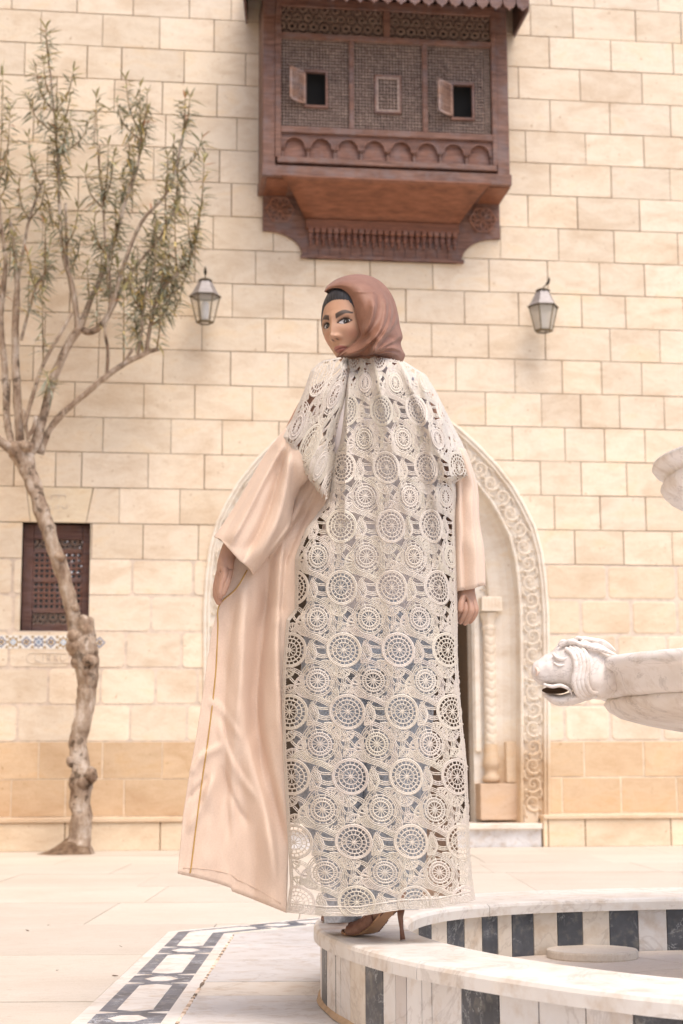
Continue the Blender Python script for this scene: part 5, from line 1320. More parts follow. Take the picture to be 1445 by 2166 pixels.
coat = bpy.data.objects.new("coat", None); col.objects.link(coat); coat.parent = person; coat["label"] = "long open coat with cream lace back, peach linen sleeves and gold piped edge"
coat.matrix_parent_inverse = Matrix.Identity(4)
def onp(o, root=None):
    if root is None or root is person: return under(o, person)
    o.parent = root; o.matrix_parent_inverse = Matrix.Translation(person.location).inverted(); return o
t = NT("lace_thread"); b = t.ramp(t.noise(300, 2), [(.3, (.53, .475, .415)), (.7, (.68, .625, .56))]); t.base(t.mix(b, t.attr(), 1.0, 'MULTIPLY')); t.bump(t.noise(900, 2), .4, .001); M["lace"] = t.set(.85)
LB = Lace(S, inside_back)
mp = lambda x, y: tabm(x / PXC, y / PYC)
for j in range(-1, 9):
    for i in range(-1, 4): cell(LB, mp, i, j)
xs = [600 + 6 * k for k in range(70)]        # edge bindings
for k in range(5):
    LB2 = [(x, hem_y(x) - 3 - k * 3.2) for x in xs]; LB.cord([p for p in LB2], 1.2, .001, .001)
LB.cord([(x, hem_y(x) - 22) for x in xs], 1.8, .002, .0015)
for k in range(120): x = 600 + k * 3.5; LB.cord([(x, hem_y(x) - 2.5), (x + 1.5, hem_y(x) - 22)], .9, .0005, .001)
for tab, sg in ((LE, 1), (RE, -1)):
    for q in (3.5, 7.5):
        LB.cord([(interp(tab, y) + sg * q, y) for y in range(765 if sg < 0 else 800, 1935, 8)], 1.7, .001, .0014)
    for y in range(800, 1935, 5): x = interp(tab, y); LB.cord([(x + sg * 2.5, y), (x + sg * 10, y + 1)], 1.0, .0005, .001)
o = LB.mb.build("lace_back", M["lace"], smooth=False); o["kind"] = "stuff"; onp(o, coat)
# lace on the near (left) shoulder and upper sleeve
SHL = [(757, 716), (765, 676), (785, 656), (830, 641), (890, 615), (925, 590), (950, 602), (1000, 638), (1020, 655), (1062, 688)]
SHR = [(757, 738), (780, 748), (860, 742), (990, 716), (1062, 694)]
def sh_depth(x, y):
    L, R = interp(SHL, y), interp(SHR, y); t_ = (x - (L + R) / 2) / max(1, (R - L) / 2); tt = min(1, abs(t_))
    return D0 - .02 - .075 * math.sqrt(max(0, 1 - tt ** 2.4)) + .02 * max(0, (830 - y) / 70) + .09 * max(0, t_ - .45) ** 1.3 - .006 * math.sin(x * .09 + y * .03)
def S2(x, y, lift=0.0): return P(x, y, sh_depth(x, y) - lift)
def inside_sh(x, y): return 756 < y < 1062 and interp(SHL, y) + 1.5 < x < interp(SHR, y) - 2
LS = Lace(S2, inside_sh)
def ms_(x, y): c, r = x / PXC, y / PYC; return (681 - 26 * r - 84 * c + 8 * r * c, 793 + 150 * r + 66 * c)
for j in range(-1, 3):
    for i in range(-1, 3): cell(LS, ms_, i, j)
for q in (2.5, 6):
    LS.cord([(interp(SHL, y) + q, y) for y in range(757, 926, 7)], 1.4, .0008, .001); None
o = LS.mb.build("lace_shoulder", M["lace"]); o["kind"] = "stuff"; onp(o, coat)
# sheer beige lining behind the upper lace, so the shoulders read dense
t = NT("linen")
b = t.ramp(t.noise(260, 3, .6, (1, 1, 1)), [(.3, (.66, .50, .385)), (.7, (.72, .55, .435))]); t.base(t.mix(b, t.attr(), 1.0, 'MULTIPLY'))
h = t.mix(t.noise(600, 2, .6, (1, 1, .2)), t.noise(600, 2, .6, (.2, .2, 1)), .5); t.bump(h, .25, .002); t.b.inputs["Sheen Weight"].default_value = .15; M["linen"] = t.set(.8)
plain("top_cloth", (.74, .67, .65), .85, vary=.05); plain("denim", (.46, .485, .53), .9, vary=.25, sc=90, bump=.2, bs=300)
def shell(name, y0, y1, mat, colr, dd, fy=lambda y: 1.0, n=(30, 30), shrink=.93):
    def fn(u, v):
        y = y0 + (y1 - y0) * v; L, R = interp(LE, y) + 6, interp(RE, y) - 8; 
        x = (L + R) / 2 + (R - L) / 2 * shrink * math.sin((u - .5) * math.pi)
        return P(x, y, back_depth(x, y) + dd)
    mb = MB(); mb.grid(fn, n[0], n[1], colr); o = mb.build(name, M[mat], smooth=True); return onp(o)
# blouse: closed tube round the torso
def tube_px(name, rows, mat, colr, seg=36, parent=None, ripple=None, cap=False, smooth=True, sol=0, uv=(0, 1)):
    """rows: (lx, ly, rx, ry, depth centre, half depth); a tube lofted between two outlines"""
    mb = MB(); n = len(rows)
    def fn(u, v):
        k = v * (n - 1); i = min(int(k), n - 2); f = k - i
        g = lambda q: (lambda p0, p1, p2, p3: .5 * (2 * p1 + (p2 - p0) * f + (2 * p0 - 5 * p1 + 4 * p2 - p3) * f * f + (3 * p1 - p0 - 3 * p2 + p3) * f ** 3))(rows[max(i - 1, 0)][q], rows[i][q], rows[i + 1][q], rows[min(i + 2, n - 1)][q])
        lx, ly, rx, ry, dc, hd = [g(q) for q in range(6)]; an = 2 * math.pi * (uv[0] + (uv[1] - uv[0]) * u)
        a = -math.cos(an); d = math.sin(an)
        x = (lx + rx) / 2 + (rx - lx) / 2 * a; y = (ly + ry) / 2 + (ry - ly) / 2 * a
        rp = ripple(u, v, x, y) if ripple else 0.0
        if cap: y += cap * max(0, v - .8) * 5 * (math.sin(u * 4 * math.pi * 2.2 + .6) + .3 * math.sin(u * 44))
        return P(x, y, dc - hd * d - rp * abs(d) ** .5)
    full = abs(uv[1] - uv[0] - 1) < 1e-6
    mb.grid(fn, seg, (n - 1) * 6, colr, wrapu=full)
    o = mb.build(name, M[mat], smooth=smooth)
    if sol: solid(o, sol)
    return onp(o, parent)
tube_px("blouse", [(735, 775, 835, 775, D0 + .02, .05), (690, 815, 900, 815, D0 + .01, .07), (680, 900, 925, 900, D0, .09), (705, 1000, 940, 1000, D0, .095), (690, 1080, 935, 1080, D0, .10), (668, 1180, 935, 1180, D0, .105), (660, 1290, 935, 1290, D0, .11)], "top_cloth", (1, 1, 1, 1))
rip = lambda u, v, *a: .006 * math.sin(u * 40 + v * 5) + .005 * math.sin(u * 19 - v * 9)
tube_px("trousers", [(662, 1150, 930, 1150, D0, .085), (650, 1250, 930, 1250, D0, .10), (642, 1350, 925, 1350, D0, .11), (636, 1420, 922, 1420, D0, .11)], "denim", (1, 1, 1, 1), ripple=rip)
tube_px("trouser_leg", [(640, 1400, 795, 1400, D0, .095), (622, 1550, 790, 1550, D0 + .01, .09), (632, 1700, 785, 1700, D0 + .04, .08), (675, 1850, 775, 1850, D0 + .10, .07), (686, 1953, 764, 1950, D0 + .14, .06)], "denim", (1, 1, 1, 1), ripple=rip)
tube_px("trouser_leg", [(770, 1400, 922, 1400, D0, .095), (772, 1550, 915, 1550, D0, .09), (770, 1700, 905, 1700, D0 - .02, .08), (768, 1850, 900, 1850, D0 - .04, .065), (765, 1926, 885, 1924, D0 - .05, .055)], "denim", (1, 1, 1, 1), ripple=rip)
# peach front panels of the coat: far right side seen through the lace, and the held-out left panel
tube_px("front_panel", [(895, 860, 920, 860, D0 + .07, .03), (880, 950, 955, 950, D0 + .05, .05), (850, 1150, 945, 1150, D0 + .03, .09), (840, 1300, 946, 1300, D0 + .03, .11), (830, 1500, 950, 1500, D0 + .04, .12), (850, 1700, 962, 1700, D0 + .04, .12), (860, 1895, 976, 1895, D0 + .04, .12)], "linen", (.95, .95, .95, 1), parent=coat, uv=(.5, 1.0), sol=.0015)
def saw(w):                                  # a lapped fold: slow rise, quick fall
    w = w % 1.0
    return w / .84 if w < .84 else 1 - (w - .84) / .16
def mkridges(L_):
    out = []
    for pl_, w_, am_ in L_:
        q_ = spline([(a, b, 0) for a, b in pl_], 4); out.append((np.array([(a.x, a.y) for a in q_]), w_, am_))
    return out
def ridge_sum(R_, x, y, mul=1.0):
    t_ = 0.0
    for A_, w_, am_ in R_:
        d_ = A_[1:] - A_[:-1]; r_ = np.array([x, y]) - A_[:-1]; k_ = np.clip((r_ * d_).sum(1) / (d_ ** 2).sum(1), 0, 1); e_ = r_ - d_ * k_[:, None]; dd = (e_ ** 2).sum(1); i_ = int(dd.argmin()); q_ = math.sqrt(dd[i_])
        sg_ = 1 if d_[i_][0] * e_[i_][1] - d_[i_][1] * e_[i_][0] > 0 else -1; n_ = len(d_); f_ = (i_ + k_[i_]) / n_
        t_ += mul * am_ * min(1, 5 * f_ + .2, 5 * (1 - f_) + .2) * math.exp(-(q_ / (w_ * (1.4 if sg_ > 0 else .6))) ** 2)
    return t_
RPN = mkridges([([(570, 1190), (560, 1330), (545, 1500), (570, 1640), (606, 1800)], 16, -.030), ([(520, 1230), (512, 1400), (520, 1560), (560, 1720), (585, 1880)], 17, .026), ([(600, 1120), (588, 1280), (586, 1430), (600, 1600)], 11, .018), ([(500, 1260), (480, 1420), (475, 1600), (490, 1850)], 16, -.012),
                ([(462, 1520), (490, 1610), (545, 1690)], 8, .008), ([(402, 1640), (425, 1600), (470, 1575)], 7, .008), ([(398, 1690), (440, 1640)], 6, -.006), ([(470, 1620), (500, 1700), (530, 1740)], 6, -.006), ([(440, 1480), (470, 1500), (510, 1560)], 6, .006),
                ([(390, 1760), (430, 1700), (450, 1640)], 7, .007), ([(640, 1060), (610, 1120), (570, 1170)], 8, .010), ([(655, 1075), (630, 1130), (600, 1200)], 7, -.010)])
PL = [(638, 1000), (612, 1050), (572, 1100), (505, 1145), (484, 1195), (463, 1277), (447, 1340), (433, 1440), (415, 1560), (400, 1640), (387, 1725), (376, 1848)]
PR = [(700, 1040), (692, 1062), (672, 1100), (640, 1135), (630, 1180), (628, 1290), (612, 1312), (604, 1400), (601, 1500), (604, 1620), (611, 1750), (606, 1931)]
def panel_fn(u, v):
    k = v * (len(PL) - 1); i = min(int(k), len(PL) - 2); f = k - i
    lx, ly = PL[i][0] + (PL[i + 1][0] - PL[i][0]) * f, PL[i][1] + (PL[i + 1][1] - PL[i][1]) * f
    rx, ry = PR[i][0] + (PR[i + 1][0] - PR[i][0]) * f, PR[i][1] + (PR[i + 1][1] - PR[i][1]) * f
    s_ = u; x = lx + (rx - lx) * s_; y = ly + (ry - ly) * s_
    if v > .9: y += 14 * math.sin(s_ * math.pi) * 0 - (v - .9) * 10 * 26 * math.sin(math.pi * s_) * (.4 if s_ < .5 else .15)
    w = min(1, max(0, (y - 1200) / 300)); e = math.sin(math.pi * s_) ** .6
    ds = .034 * math.sin(s_ * 2 * math.pi * 1.35 - 1.0 + .8 * v) + .012 * math.sin(s_ * 2 * math.pi * 2.4 + 2.2 - 2.5 * v) + .003 * math.sin(s_ * 2 * math.pi * 5.3 + 6 * v)
    ds += .010 * (saw(s_ * 2.6 + .35 + .25 * math.sin(v * 2.5) + .12 * v) - .5) + .006 * (saw(s_ * 4.3 + .8 - .5 * v) - .5) * max(0, 1 - abs(v - .45) * 1.8)
    ds = ds * .55; cr = -1.15 * ridge_sum(RPN, x, y) + .003 * noise.noise((x * .018, y * .011, 0)) + .004 * noise.noise((x * .05, y * .02, 4)) + .004 * abs(noise.noise(((x + .5 * y) * .009, (y - .4 * x) * .006, 9)))
    d = D0 - .005 + .05 * (1 - s_) * 0 + .02 * (1 - s_) + .05 * s_ * (1 - s_) - ds * (.35 + .65 * w) * e + cr
    if s_ < .10: d -= .012 * (1 - s_ / .10) * w
    return P(x, y, d)
mb = MB(); mb.grid(panel_fn, 90, 150, (1, 1, 1, 1)); o = mb.build("held_panel", M["linen"], smooth=True); solid(o, .0015, -1); onp(o, coat)
t = NT("gold_piping"); t.base((.55, .34, .10)); M["gold"] = t.set(.4, .4)
GP = [(523, 1206), (500, 1245), (464, 1281), (461, 1330), (456, 1430), (441, 1560), (428, 1650), (415, 1750), (405, 1835), (402, 1850)]
def on_panel(x, y):
    best = None
    v0, v1 = 0, 1
    for _ in range(26):
        vm = (v0 + v1) / 2; k = vm * (len(PL) - 1); i = min(int(k), len(PL) - 2); f = k - i
        lx, ly = PL[i][0] + (PL[i + 1][0] - PL[i][0]) * f, PL[i][1] + (PL[i + 1][1] - PL[i][1]) * f; rx, ry = PR[i][0] + (PR[i + 1][0] - PR[i][0]) * f, PR[i][1] + (PR[i + 1][1] - PR[i][1]) * f
        u = (x - lx) / (rx - lx); yy = ly + (ry - ly) * u
        if yy < y: v0 = vm
        else: v1 = vm
    p = panel_fn(min(1, max(0, u)), v0); return p
q = [on_panel(a.x, a.y) - FW * .0025 for a in spline([(x, y, 0) for x, y in GP], 8)]
mb = MB(); mb.tube(q, .0017, 6); onp(mb.build("gold_piping", M["gold"], smooth=True), coat)
mb = MB()
q = [on_panel(376 + (606 - 376) * s_, 1848 - 12 + (1931 - 1848) * s_ - (18 * math.sin(math.pi * s_))) - FW * .002 for s_ in [i / 20 for i in range(1, 20)]]
mb.tube(q, .0009, 5, (.90, .88, .86, 1)); onp(mb.build('hem_seam', M['linen'], smooth=True), coat)
# sleeves
RSL = mkridges([([(600, 935), (560, 1010), (520, 1090), (486, 1152)], 11, .013), ([(606, 950), (585, 1030), (556, 1110), (520, 1178)], 9, -.013), ([(612, 960), (602, 1050), (580, 1120), (545, 1190)], 9, .014), ([(590, 940), (540, 1020), (470, 1135)], 9, -.008),
                ([(625, 1040), (612, 1100), (570, 1160)], 7, -.006)])
def rsl(u, v, x=0, y=0): return 1.8 * ridge_sum(RSL, x, y) + (.005 * noise.noise((u * 5, v * 4, 1)) + .002 * noise.noise((u * 16, v * 12, 5)))
tube_px("sleeve", [(605, 905, 660, 1000, D0 - .035, .05), (586, 928, 650, 1016, D0 - .025, .055), (560, 962, 634, 1034, D0, .06), (522, 1028, 621, 1070, D0, .065), (486, 1088, 612, 1120, D0, .07), (456, 1131, 575, 1168, D0, .07), (456, 1132, 536, 1214, D0, .068)],
        "linen", (1, 1, 1, 1), seg=120, parent=coat, ripple=rsl, sol=.0012, cap=2.0)
def rsr(u, v, *a): return (.020 * (saw(u * 6.3 + .5 + .3 * v) - .5)) + .006 * noise.noise((u * 7, v * 7, 2))
tube_px("sleeve", [(945, 940, 985, 950, D0 + .0, .05), (953, 985, 999, 990, D0 + .0, .05), (955, 1030, 1011, 1035, D0 + .015, .05), (955, 1100, 1014, 1100, D0 + .01, .05), (955, 1165, 1024, 1165, D0 + .01, .05), (958, 1254, 1027, 1238, D0 + .01, .05)],
        "linen", (1, 1, 1, 1), seg=60, parent=coat, ripple=rsr, sol=.0012, cap=1.5)

# ------------------------------------------------------------------ body: one skinned figure with fingers
t = NT("skin"); b = t.ramp(t.noise(60, 4), [(.3, (.93, .92, .90)), (.7, (1, 1, 1))]); t.base(t.mix(b, t.attr(), 1.0, 'MULTIPLY')); t.bump(t.noise(500, 3), .08, .001)
t.b.inputs["Subsurface Weight"].default_value = .12; t.b.inputs["Subsurface Radius"].default_value = (.6, .25, .12); t.b.inputs["Subsurface Scale"].default_value = .01; M["skin"] = t.set(.55)
SKC = (.47, .275, .195, 1)
nodes = []; edges = []
def nd(x, y, d, r, par=None):
    nodes.append((P(x, y, d), r)); i = len(nodes) - 1
    if par is not None: edges.append((par, i))
    return i
pel = nd(795, 1330, D0, .075); sp1 = nd(795, 1180, D0, .07, pel); sp2 = nd(795, 1000, D0, .075, sp1); sp3 = nd(785, 850, D0, .07, sp2); nk = nd(778, 790, D0 + .01, .045, sp3); nk2 = nd(768, 742, D0, .045, nk)
for (sx, ex, fx_, dd, yf) in ((735, 728, 726, .13, 1948), (850, 845, 838, -.07, 1935)):
    a = nd(sx, 1400, D0, .07, pel); b_ = nd(ex, 1640, D0 + dd * .4, .05, a); c_ = nd(fx_, 1850, D0 + dd, .035, b_); nd(fx_, yf - 10, D0 + dd, .030, c_)
# left arm and hand gripping the cloth
a = nd(672, 835, D0 - .01, .042, sp3); a = nd(585, 1010, D0, .036, a); a = nd(497, 1140, D0 + .005, .027, a); wr = nd(481, 1172, D0 + .005, .022, a)
pm = nd(476, 1196, D0 + .002, .0205, wr)
for (dx, dd, L_, r_) in ((6, -.030, .80, .0078), (2, -.012, .96, .0084), (-3, .006, 1.0, .0084), (-7, .024, .94, .0080)):
    k0 = nd(471 + dx, 1214, D0 + dd * .85, .0105, pm); k1 = nd(463 + dx * .9, 1214 + 28 * L_, D0 + dd, r_ * 1.1, k0); k2 = nd(461 + dx * .7, 1214 + 50 * L_, D0 + dd, r_, k1); nd(465 + dx * .4, 1214 + 66 * L_, D0 + dd * .8, r_ * .8, k2)
t0 = nd(486, 1206, D0 - .012, .0115, pm); t1 = nd(479, 1236, D0 - .026, .0098, t0); nd(469, 1262, D0 - .028, .0078, t1)
# right arm, hand relaxed with curled fingers
a = nd(905, 850, D0 + .02, .042, sp3); a = nd(962, 1050, D0 + .03, .036, a); a = nd(985, 1200, D0 + .015, .026, a); wr = nd(988, 1240, D0 + .01, .021, a)
pm = nd(988, 1258, D0 + .005, .020, wr)
for (x0, x1, x2, dd, L_) in ((1001, 1007, 1000, -.010, 1.0), (993, 998, 990, -.018, 1.08), (984, 987, 980, -.014, 1.02), (976, 977, 972, -.006, .88)):
    k0 = nd(x0, 1274, D0 + dd * .7, .0108, pm); k1 = nd(x1, 1274 + 17 * L_, D0 + dd - .006, .0092, k0); k2 = nd(x2, 1274 + 33 * L_, D0 + dd + .004, .0083, k1); nd(x2 - 9, 1274 + 44 * L_, D0 + dd + .018, .0072, k2)
t0 = nd(979, 1262, D0 - .012, .0105, pm); t1 = nd(975, 1280, D0 - .022, .009, t0); nd(974, 1296, D0 - .022, .0078, t1)
me = bpy.data.meshes.new("body"); me.from_pydata([tuple(n[0]) for n in nodes], edges, []); bo = bpy.data.objects.new("body_tmp", me); col.objects.link(bo)
md = bo.modifiers.new("skin", 'SKIN'); md.use_smooth_shade = True
for v, n in zip(me.skin_vertices[0].data, nodes): v.radius = (n[1], n[1])
me.skin_vertices[0].data[0].use_root = True
bo.modifiers.new("sub", 'SUBSURF').levels = 2; bo.modifiers["sub"].render_levels = 2
dg = bpy.context.evaluated_depsgraph_get(); ev = bo.evaluated_get(dg); em = ev.to_mesh()
BODY = MB(); BODY.add([v.co.copy() for v in em.vertices], [tuple(p.vertices) for p in em.polygons], SKC)
ev.to_mesh_clear(); bpy.data.objects.remove(bo)
# knuckle and palm tone
# ---- head
YH, PH, RH = math.radians(35), math.radians(-2), math.radians(5)
hf_ = (-FW * math.cos(YH) - RT * math.sin(YH)).normalized(); hr_ = hf_.cross(UP) * -1; hr_ = (UP.cross(hf_)).normalized()
# local frame: hr_ = towards the image right of the face, hf_ = out of the face, hu = up
hr_ = (Vector((0, 0, 1)).cross(hf_)).normalized()
if hr_.dot(RT) < 0: hr_ = -hr_
hu = Vector((0, 0, 1))
R1 = Matrix.Rotation(PH, 3, hr_); hf_, hu = R1 @ hf_, R1 @ hu
ax = -FW; R2 = Matrix.Rotation(RH, 3, ax); hf_, hu, hr_ = R2 @ hf_, R2 @ hu, R2 @ hr_
HS = .00105
EYE_MID = P(701.0, 682.5, D0 - .055)           # point between the eyes on the face surface
def g2(x, z, cx, cz, sx, sz): return math.exp(-((x - cx) / sx) ** 2 - ((z - cz) / sz) ** 2)
def feat(x, z):
    h = 0.0; ax_ = abs(x)
    h += 3.0 * g2(ax_, z, 26, 20, 22, 8) - 7.5 * g2(ax_, z, 27, 1, 15, 10) + 3.5 * g2(ax_, z, 42, -26, 18, 14) - 3.0 * g2(ax_, z, 44, -62, 14, 20)
    # nose
    if z > -56:
        t_ = min(1, max(0, (16 - z) / 58.0)); hh = 4 + 16.5 * t_ ** 1.2; w = 8.6 + 3.2 * t_
        drop = 1.0 if z > -41 else max(0.0, 1 - ((-41 - z) / 9.0) ** 1.5)
        if z > 16: hh *= max(0, 1 - (z - 16) / 18.0)
        h += hh * drop * math.exp(-abs(x / w) ** 1.8)
        h += 8.5 * g2(ax_, z, 12.5, -41, 5.2, 6.5) + 3.0 * g2(x, z, 0, -38, 8, 6)
    h += 5.5 * g2(x, z, 0, -70, 26, 15) - 1.0 * g2(x, z, 0, -56, 4, 6)
    h += 3.6 * g2(x, z, 0, -65.5, 19, 3.6) + 5.0 * g2(x, z, 0, -77, 15, 4.6) - 3.2 * g2(x, z, 0, -70.8, 22, 1.7) - 3.0 * g2(x, z, 0, -87, 17, 5)
    h += 7.0 * g2(x, z, 0, -102, 17, 12)
    return h
def ell(x, z):
    q = 1 - (x / 78.0) ** 2 - ((z - 8) / 118.0) ** 2
    return 92 * math.sqrt(max(0, q)) - 6 * (x / 60.0) ** 2
Y0 = ell(0, 0) + feat(0, 0)
def hp(x, y, z):
    x *= 1 - .15 * max(0, min(1, (-z - 2) / 55.0))
    if z < 0: z = z * .87
    return EYE_MID + hr_ * (x * HS) + hf_ * ((y - Y0) * HS) + hu * (z * HS)
def brow_mask(x, z):
    ax_ = abs(x); 
    if ax_ < 9 or ax_ > 47: return 0
    t_ = (ax_ - 9) / 38.0; zc_ = 15.5 + 9.0 * math.sin(min(1, t_ * 1.12) * math.pi * .60) - (3.5 * max(0, t_ - .62) / .38); th = 7.2 * (1 - .72 * max(0, t_ - .45) / .55)
    return max(0.0, min(1.0, (1.15 - abs(z - zc_) / th) * 2.2)) * min(1, (ax_ - 8) / 2.5)
def eye_edges(u):                            # u -1..1 inner to outer
    return 6.6 * (1 - abs(u) ** 2.2) ** .8 + 1.6 * u + .6, -5.0 * (1 - abs(u) ** 2.0) + 1.6 * u
def skin_col(x, z):
    c = np.array([.47, .27, .172]); ax_ = abs(x)
    c = c * (1 + .08 * g2(x, z, 0, 40, 30, 20)); bl = g2(ax_, z, 46, -34, 17, 15); c = c * (1 - bl * .45) + np.array([.50, .22, .16]) * bl * .45
    eu = (ax_ - 27) / 13.5; so = g2(ax_, z, 29, 7, 17, 7); c = c * (1 - .42 * so) + np.array([.24, .11, .075]) * .42 * so
    if abs(eu) < 1.22:
        up_, lo_ = eye_edges(max(-1, min(1, eu))); zl = z - 0
        du = zl - up_; dl = lo_ - zl; k = 0
        if -6 < zl < 9:
            k = max(0, 1 - abs(du) / 3.4); k = max(k, .85 * max(0, 1 - abs(dl) / 2.4))
            if eu > .8: k = max(k, max(0, 1 - abs(zl - 1.5 - (eu - .8) * 9) / 1.7) * (1 if eu < 1.2 else 0))
        c = c * (1 - k) + np.array([.018, .012, .010]) * k
    b_ = brow_mask(x, z); c = c * (1 - .93 * b_) + np.array([.035, .022, .017]) * .93 * b_
    if ax_ < 24:                             # lips
        w = 1 - (ax_ / 24.0) ** 2; top = -70.8 + 8.2 * w ** .7 - 1.8 * math.exp(-(x / 4.0) ** 2); bot = -70.8 - 11.5 * w ** .8
        k = max(0, min(1, min(top - z, z - bot) / 1.2 + .3)); c = c * (1 - k) + np.array([.40, .165, .135]) * k
        ln = max(0, 1 - abs(z + 70.9) / 1.3) * (w > 0.02); c = c * (1 - .75 * ln) + np.array([.09, .03, .025]) * .75 * ln
    nst = max(g2(ax_, z, 7.5, -47.5, 3.6, 2.0), 0); c = c * (1 - .8 * nst)
    hl = 55 + 5 * math.cos(x * .05) - (max(0, ax_ - 34) ** 1.5) * .34; k = max(0, min(1, (z - hl) / 7.0 + .2 * math.sin(x * 2.2))); c = c * (1 - k) + np.array([.02, .016, .016]) * k
    return (float(c[0]), float(c[1]), float(c[2]), 1)
NX, NZ = 170, 240; base = len(BODY.v)
for j in range(NZ + 1):
    z = -109.9 + 8 + (235.8 - 0) * j / NZ - 0.0; z = max(-109.5, min(125.5, -109.5 + 235.0 * j / NZ)); wz_ = 78 * math.sqrt(max(1e-4, 1 - ((z - 8) / 118.0) ** 2))
    for i in range(NX + 1):
        x = wz_ * math.sin(math.pi * (i / NX - .5)) * .9999; fe = max(0, 1 - (abs(x) / max(1, wz_)) ** 8)
        y = ell(x, z) + feat(x, z) * fe; eu = (abs(x) - 27) / 15.5
        BODY.v.append(tuple(hp(x, y, z))); BODY.c.append(skin_col(x, z))
for j in range(NZ):
    for i in range(NX): a = base + j * (NX + 1) + i; BODY.f.append((a, a + 1, a + NX + 2, a + NX + 1))
base = len(BODY.v)                           # back of the head and nape
for j in range(41):
    th_ = math.pi * j / 40
    for i in range(41):
        an = math.pi * i / 40; BODY.v.append(tuple(hp(78 * math.sin(th_) * math.cos(an), -95 * math.sin(th_) * math.sin(an), 8 + 118 * math.cos(th_)))); BODY.c.append((.02, .016, .016, 1))
for j in range(40):
    for i in range(40): a = base + j * 41 + i; BODY.f.append((a, a + 1, a + 42, a + 41))
body = BODY.build("body", M["skin"], smooth=True); onp(body)
# eyes
t = NT("eye"); t.base(t.attr()); M["eye"] = t.set(.08)
cam_dir = None
for sx in (-1, 1):
    mb = MB(); nE = 60
    cE = hp(sx * 27, ell(27, 0) + feat(27, 0) - 9.6, .5)
    gaze = (Vector((0, 0, CAMH)) - cE).normalized()
    gx, gz = gaze.dot(hr_) * 12, gaze.dot(hu) * 12
    if sx < 0: gx *= .80
    gx = min(gx, 3.2); gz = max(-.4, gz)
    for j in range(nE // 2 + 1):
        for i in range(nE + 1):
            u = -1 + 2 * i / nE; up_, lo_ = eye_edges(u); z = lo_ + (up_ - lo_) * j / (nE // 2)
            x = u * 12.9
            r_ = math.sqrt(max(0, 144 - x * x * .55 - z * z)); lx = x * sx if sx > 0 else -x
            X_ = sx * 27 + (x if sx > 0 else -x); yy = ell(27, 0) + feat(27, 0) - 12 + r_ + .9
            yy = max(yy, ell(X_, z) + feat(X_, z) + .35)
            dx_, dz_ = (X_ - sx * 27) - gx, z - gz - .5; q = math.hypot(dx_, dz_)
            c = (.50, .45, .43, 1) if q > 7.2 else ((.012, .01, .01, 1) if q < 3.2 or q > 6.2 else (.05, .036, .028, 1))
            if math.hypot(dx_ + 1.6, dz_ - 1.6) < .9: c = (.9, .9, .9, 1)
            if j < 1 or j > nE // 2 - 3 or abs(u) > .95: c = (.02, .012, .01, 1)
            mb.v.append(tuple(hp(X_, yy, z))); mb.c.append(c)
    for j in range(nE // 2):
        for i in range(nE): a = j * (nE + 1) + i; mb.f.append((a, a + 1, a + nE + 2, a + nE + 1))
    onp(mb.build("eye", M["eye"], smooth=True))
    mb = MB(); rl2 = random.Random(3)        # lashes
    for k in range(26):
        u = -1 + 2 * k / 25; up_, lo_ = eye_edges(u * .98); X_ = sx * (27 + u * 13.3); y_ = ell(X_, up_) + feat(X_, up_) + .5; L_ = 5.0 + 3.5 * max(0, u)
        mb.tube([hp(X_, y_, up_), hp(X_ + sx * u * 1.5, y_ + L_ * .7, up_ + 1.0), hp(X_ + sx * u * 4, y_ + L_, up_ + 3.6)], [.00035, .0003, .0001], 4, (.01, .01, .01, 1))
    onp(mb.build("lashes", M["eye"]))
# hair under the scarf edge
t = NT("hair"); b = t.ramp(t.noise(160, 3, .6, (1, 1, .25)), [(.3, (.010, .009, .010)), (.7, (.035, .033, .038))]); t.base(b); M["hair"] = t.set(.42)
mb = MB()
def hairf(u, v):
    x = -70 + 140 * u; hl = 57 + 5 * math.cos(x * .05) + 1.2 * math.sin(x * .9) - (max(0, abs(x) - 34) ** 1.5) * .34; z = hl + (100 - hl) * v
    wz_ = 78 * math.sqrt(max(1e-3, 1 - ((z - 8) / 118.0) ** 2)); x = max(-wz_ * .995, min(wz_ * .995, x))
    return hp(x * (1.0 + .06 * min(1, v * 2)), ell(x, z) + feat(x, z) * .5 + .2 + 5.5 * math.sin(math.pi * .5 * min(1, v * 1.3)) + .9 * noise.noise((x * .55 + v * 4, v * .8, 3)) + .5 * noise.noise((x * 1.6 + v * 6, v, 7)), z)
mb.grid(hairf, 160, 26); onp(mb.build("hair", M["hair"], smooth=True))
# headscarf: lofted from the face opening to its outline, pleats running round the face
IN = [(687, 617), (694, 611), (704, 608), (717, 608), (731, 614), (742, 626), (749, 642), (755, 668), (760, 692), (763, 708), (754, 722), (736, 737), (724, 746), (714, 755)]
OUT = [(686, 616), (691, 606), (700, 598), (715, 589), (742, 581), (772, 581), (799, 591), (820, 610), (834, 634), (842, 662), (846, 688), (852, 712), (848, 726), (852, 740), (857, 752), (849, 766), (830, 764), (805, 757), (775, 762), (742, 762), (714, 760)]
def curve(pts):
    q = spline([(x, y, 0) for x, y in pts], 12); L_ = [0]
    for a, b in zip(q, q[1:]): L_.append(L_[-1] + (b - a).length)
    def f(s): 
        s = max(0, min(1, s)) * L_[-1]; j = min(int(np.searchsorted(L_, s, side='right')) - 1, len(q) - 2); w = (s - L_[j]) / max(1e-9, L_[j + 1] - L_[j]); p = q[j].lerp(q[j + 1], w); return p.x, p.y
    return f
fi, fo_ = curve(IN), curve(OUT)
head_c = hp(0, 0, 8); dHC = head_c.dot(FW)
EDGE_D = []
def face_depth(x, y):                        # nearest depth of the face mesh in front of this pixel, found by marching
    return None
